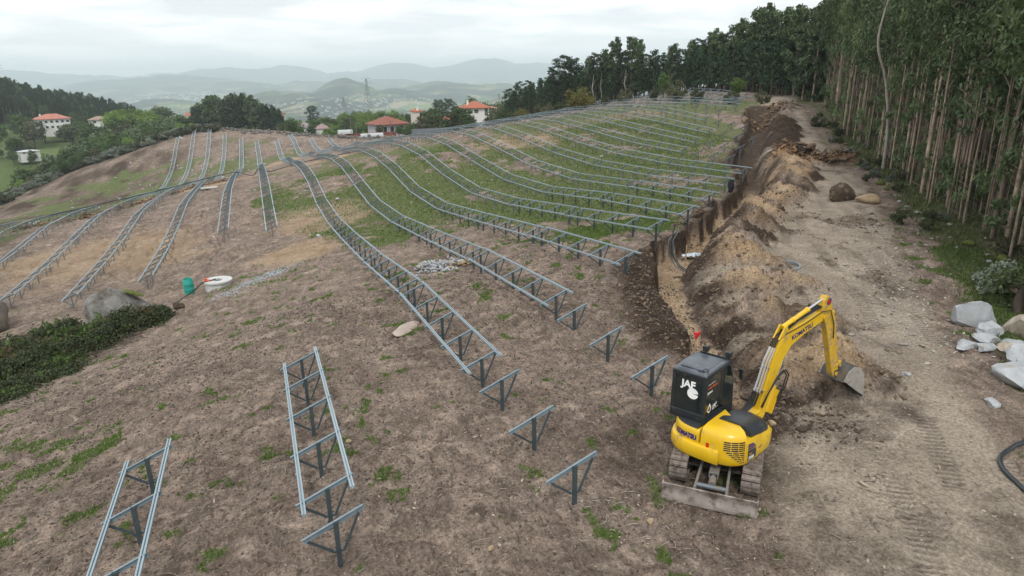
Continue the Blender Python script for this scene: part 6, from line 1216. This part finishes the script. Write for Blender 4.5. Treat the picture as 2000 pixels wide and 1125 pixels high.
# wooded hill on the left
hill=[]
for i in range(640):
    px=rt.uniform(-60,262); ridge=np.interp(px,[-60,0,40,80,120,160,200,235,262],[130,140,150,160,170,178,184,192,205]); v_=rt.random(); dd=490-80*(1-v_)+rt.uniform(-8,8); top=ridge+(1-v_)**1.2*40+rt.uniform(-5,6); x,y=at(px,dd); H=13; hill.append((x,y,LZf(x,y)-.3,max(.35,min(1.25,(zpx(px,top,dd)-LZf(x,y))/18.5))))
hill.sort(key=lambda q:math.hypot(q[0],q[1]))
front=[q for i,q in enumerate(hill) if i%10==0]; rest=[q for i,q in enumerate(hill) if i%10]
front.sort(key=lambda q:math.atan2(q[0],q[1]))
for i,(x,y,z,h) in enumerate(front): tree('eucalyptus_tree',EF[i%3],x,y,h*1.2,'dark eucalyptus on the wooded hill at upper left, %s from the left'%ordn(i+1),'eucalyptus','eucalyptus trees on the left hill',z=z,sz=h)
hd={(round(a,3),round(b,3)):c for a,b,c,h in rest}
forest_mass([(a,b,h) for a,b,c,h in rest],EF,'dark wood covering the hill at the upper left','woodland',9,.4,'hill_wood',lm=leafmat('hill_leaf',(.020,.045,.022),(.042,.072,.034),.2,.1),zfn=lambda x,y:hd[(round(x,3),round(y,3))])
# trees and bushes below the left bank
lb=[(25,300,300,'o'),(10,270,330,'m'),(30,225,360,'m'),(48,235,350,'o'),(70,232,360,'b'),(60,290,300,'p'),(88,300,262,'p'),(110,295,255,'m'),(130,280,262,'p'),(98,262,300,'m'),(150,262,280,'m'),(160,240,330,'m'),(125,240,350,'p'),(140,235,360,'m'),(172,245,300,'m'),(190,250,285,'p'),(178,268,262,'m'),(195,275,250,'m'),(210,240,320,'m'),(218,212,360,'s'),(232,212,365,'s'),(250,212,370,'s'),(268,212,365,'s'),(285,215,355,'s'),(205,262,270,'m'),(225,250,275,'o'),(240,240,280,'o'),(235,262,258,'m'),(255,248,270,'p'),(272,240,275,'m'),(262,262,250,'p'),(290,235,290,'p'),(280,250,255,'m'),(305,228,310,'m'),(320,235,290,'p'),(312,206,400,'p'),(335,225,320,'p'),(350,228,310,'m'),(365,225,320,'p'),(60,330,262,'m'),(40,318,280,'m'),(15,330,260,'m'),(75,345,240,'m'),(105,325,240,'p'),(148,300,235,'m'),(165,290,238,'o'),(345,240,262,'s'),(370,240,262,'s'),(325,245,258,'m'),(560,235,230,'m'),(548,240,235,'b'),(30,345,235,'o'),(5,360,225,'s'),(95,340,225,'m'),(120,318,226,'m'),(205,285,228,'m'),(235,275,226,'s'),(140,255,300,'s')]
nm2={'m':('round_tree',RV[1],7.3,'bushy green tree'),'s':('spring_tree',RV[0],7,'bright yellow-green tree'),'p':('evergreen_tree',RV[3],5,'dark green dense tree'),'b':('bare_tree',BV[0],7,'leafless greyish tree'),'o':('olive_tree',RV[2],6,'brownish olive tree')}
RV3D=(RV[3][0],None)
dk=npmesh('crown',RV[3][3][0],RV[3][3][1],EUD); RVd=(RV[3][0],dk)
for px,top,dd,k in sorted(lb):
    x,y=at(px,dd); nm,v,H0,l=nm2[k]; v=RVd if k=='p' else v; zt=zpx(px,top,dd); z=LZf(x,y); h=max(4,min(13,zt-z)); s_=h/H0; ky=(l,dd<300); WC[ky]=WC.get(ky,0)+1
    tree(nm,v,x,y,s_*1.15,l+(' below the left bank' if dd<300 else ' on the left hillside')+', %s from the left'%OR[min(25,WC[ky]-1)],'tree',l+'s left of the field, '+('near' if dd<300 else 'far'),z=z,sz=s_)
# line of grey-green bushes on the bank edge
prev_=0
for i in range(84):
    px=-10+i*5.2; hit_=None; py=225.; tt=np.arange(110.,300.,1.5)
    while py<420 and hit_ is None:
        d=(cr*(px-1000)-cu*(py-562.5)+Vector(f0)*F_PX).normalized(); below=(d.z*tt<T(d.x*tt,d.y*tt))&(d.x*tt>-89)
        if below.any(): hit_=d*float(tt[below.argmax()]); break
        py+=1.5
    if hit_ is None: continue
    k=[0,0,1,2][i%4]; s_=rt.uniform(1.2,1.9)
    tree('bush',BU[k],hit_.x+rt.uniform(-1,1),hit_.y+rt.uniform(-2,1),s_*1.3,['silvery grey-green','olive-green','dark green'][k]+' bush in the hedge along the left bank, %s from the left'%ordn(i+1),'bush','hedge bushes on the left bank',sz=s_*.9)
# verge plants on the right
for i in range(34):
    a=rt.uniform(0,75); x,y=edge_pt(a,-rt.uniform(.3,3.2)*(1 if a<45 else .7)); k=[0,2,1,2][i%4]; s_=rt.uniform(.35,.75); tree('bush',BU[k],x,y,s_*.9,['pale grey-green','olive','dark green'][k]+' low verge shrub below the eucalyptus, %s made out from the right'%ordn(i+1),'shrub','verge shrubs',sz=s_*.8)
for (x,y,s_,k,l) in ((24.2,14.2,1.1,2,'big dark green shrub behind the roadside stones'),(26.6,13.6,1.2,1,'olive shrub at the right frame edge above the stones'),(25.4,15.8,.9,0,'pale grey-green shrub above the roadside stones')): tree('bush',BU[k],x,y,s_,l,'shrub',None)
# bramble thicket
def thicket(name,polyc,n,rad,L,W,mt,lab,seed,hmax,cat='brambles'):
    r=np.random.default_rng(seed); P=np.array(polyc,float); k=r.integers(0,len(P),n); c=P[k,:2]+r.normal(0,1,(n,2))*P[k,2:3]*.55; dd=np.hypot(*(c-P[k,:2]).T)/P[k,2]; h=P[k,3]*np.clip(1-dd**2*.45,.05,1)*(.75+.7*fbm(c[:,0]*1.3,c[:,1]*1.3,3,seed))*r.random(n)**.35
    z=GZ(c[:,0],c[:,1])+h; C=np.stack([c[:,0],c[:,1],z],1); V,Fq=leafcards(C,14,rad,L,W,seed,0.,.7); tag(link(name,npmesh(name,V,Fq,mt)),lab,cat,kind='stuff')
BP=[(-6.4,37.0,.9,.9),(-7.6,36.9,1.1,1.2),(-8.8,36.6,1.3,1.3),(-9.9,36.2,1.6,1.3),(-11.4,36.0,1.7,1.3),(-13,36,1.8,1.2),(-10.6,34.2,1.5,1.1),(-12.2,33.4,1.7,1.2),(-10.6,38.2,1.2,1.3),(-8.6,35.4,1.2,1.0),(-9.8,33.,1.2,.6),(-10.4,31.5,1.0,.35),(-11.2,30.2,1.2,.45),(-9.2,32.0,.8,.3),(-14,38,2,1.3),(-11.5,39,1.6,1.2),(-6.2,36.9,.8,.8)]
thicket('bramble_thicket',BP,6500,.26,.12,.07,BRML,'dark green bramble thicket sprawling below the grey boulder',81,1.3)
thicket('bramble_thicket',BP,700,.2,.16,.10,leafmat('fresh_bramble',(.05,.09,.02),(.09,.14,.03),.2,.3),'fresher leaves on the bramble thicket',82,1.35)
thicket('dry_bracken',BP[:8],420,.25,.2,.03,leafmat('bracken',(.12,.07,.035),(.17,.10,.05),.2,.1),'brown dead bracken in the bramble thicket',83,1.3,'bracken')
# grass blades, weeds, twigs near the camera
def blades(n,xr,yr,key,L,seed,mt,lab,cat,thr=.45,name='grass',W=.012):
    r=np.random.default_rng(seed); x=r.uniform(*xr,n*6); y=r.uniform(yr[0]**.5,yr[1]**.5,n*6)**2; g=GZ(x,y,MK[key]); k=(g>thr)&(r.random(n*6)<g); x=x[k][:n]; y=y[k][:n]; z=GZ(x,y); m_=len(x)
    a=r.uniform(0,6.28,m_); l=L*(.5+r.random(m_)); tx,ty=r.normal(0,.45,m_)*l,r.normal(0,.45,m_)*l; wx,wy=np.cos(a)*W,np.sin(a)*W; sc=(1+y/25.)
    V=np.stack([np.stack([x-wx*sc,y-wy*sc,z-.01],1),np.stack([x+wx*sc,y+wy*sc,z-.01],1),np.stack([x+tx,y+ty,z+l],1)],1).reshape(-1,3); tag(link(name,npmesh(name,V,np.arange(m_*3).reshape(-1,3),mt)),lab,cat,kind='stuff'); print(name,m_)
GRS=leafmat('grass_blade',(.07,.13,.02),(.13,.22,.035),.0,.3); WEED=leafmat('verge_weed',(.06,.09,.03),(.12,.14,.05),.0,.25)
blades(90000,(-10,30),(7,34),'grass',.06,91,GRS,'short green grass sprouting in patches on the bare soil','grass')
blades(60000,(-5,48),(34,80),'grass',.10,92,GRS,'green grass between the panel rows','grass',.4)
blades(60000,(16,60),(9,60),'verge',.17,93,WEED,'rough weeds in the verge under the wood','weeds',.3,'weeds',.014)
def twigs(n,xr,yr,L,R_t,seed,mt,lab,dens=None):
    r=np.random.default_rng(seed); x=r.uniform(*xr,n); y=r.uniform(*yr,n)
    if dens: k=r.random(n)<dens(x,y); x=x[k];y=y[k]
    paths=[]
    z=GZ(x,y)
    for i in range(len(x)):
        a=r.uniform(0,6.28); l=L*math.exp(r.normal(0,.45)); b=r.normal(0,.35)*l; c,s_=math.cos(a),math.sin(a); pts=[(x[i]+c*t*l-s_*b*(1-4*(t**2)),y[i]+s_*t*l+c*b*(1-4*t*t),z[i]+.02+.025*(1-4*t*t)) for t in (-.5,-.17,.17,.5)]; paths.append((pts,[R_t*.6,R_t,R_t,R_t*.4]))
    V,Fq=tubes_np(paths,3); tag(link('twigs',npmesh('twigs',V,Fq,mt)),lab,'twigs',kind='stuff')
DRY=mat('dry_twig',(.34,.28,.22),.85,0,.3,3); DRYD=mat('dark_twig',(.12,.09,.07),.9,0,.3,3)
nt_=lambda x,y:.25+.9*ss(.0,.5,fbm(x*.4,y*.4,3,301))*(1-GZ(x,y,MK['track'])*.9)
twigs(3600,(-9,13),(7.5,27),.17,.0075,94,DRY,'bleached twigs and bark strips strewn on the soil',nt_)
twigs(4200,(-9,13),(7.5,28),.22,.0075,95,DRYD,'dark roots and twigs strewn on the soil',nt_)
twigs(120,(4.2,7.2),(8.2,11.8),.16,.008,96,mat('pale_bark_strip',(.42,.37,.31),.85),'pale curled bark strips near the dozer blade',lambda x,y:ss(1.6,.3,np.hypot(x-5.6,y-9.6)))
twigs(420,(-13,-6.2),(33,38.5),1.1,.012,98,DRYD,'dead bramble stems arching out of the thicket',lambda x,y:.9+0*x)
twigs(500,(-14,-5),(24,36),.5,.012,97,DRY,'bleached branches lying below the bramble thicket',lambda x,y:.5+0*x)
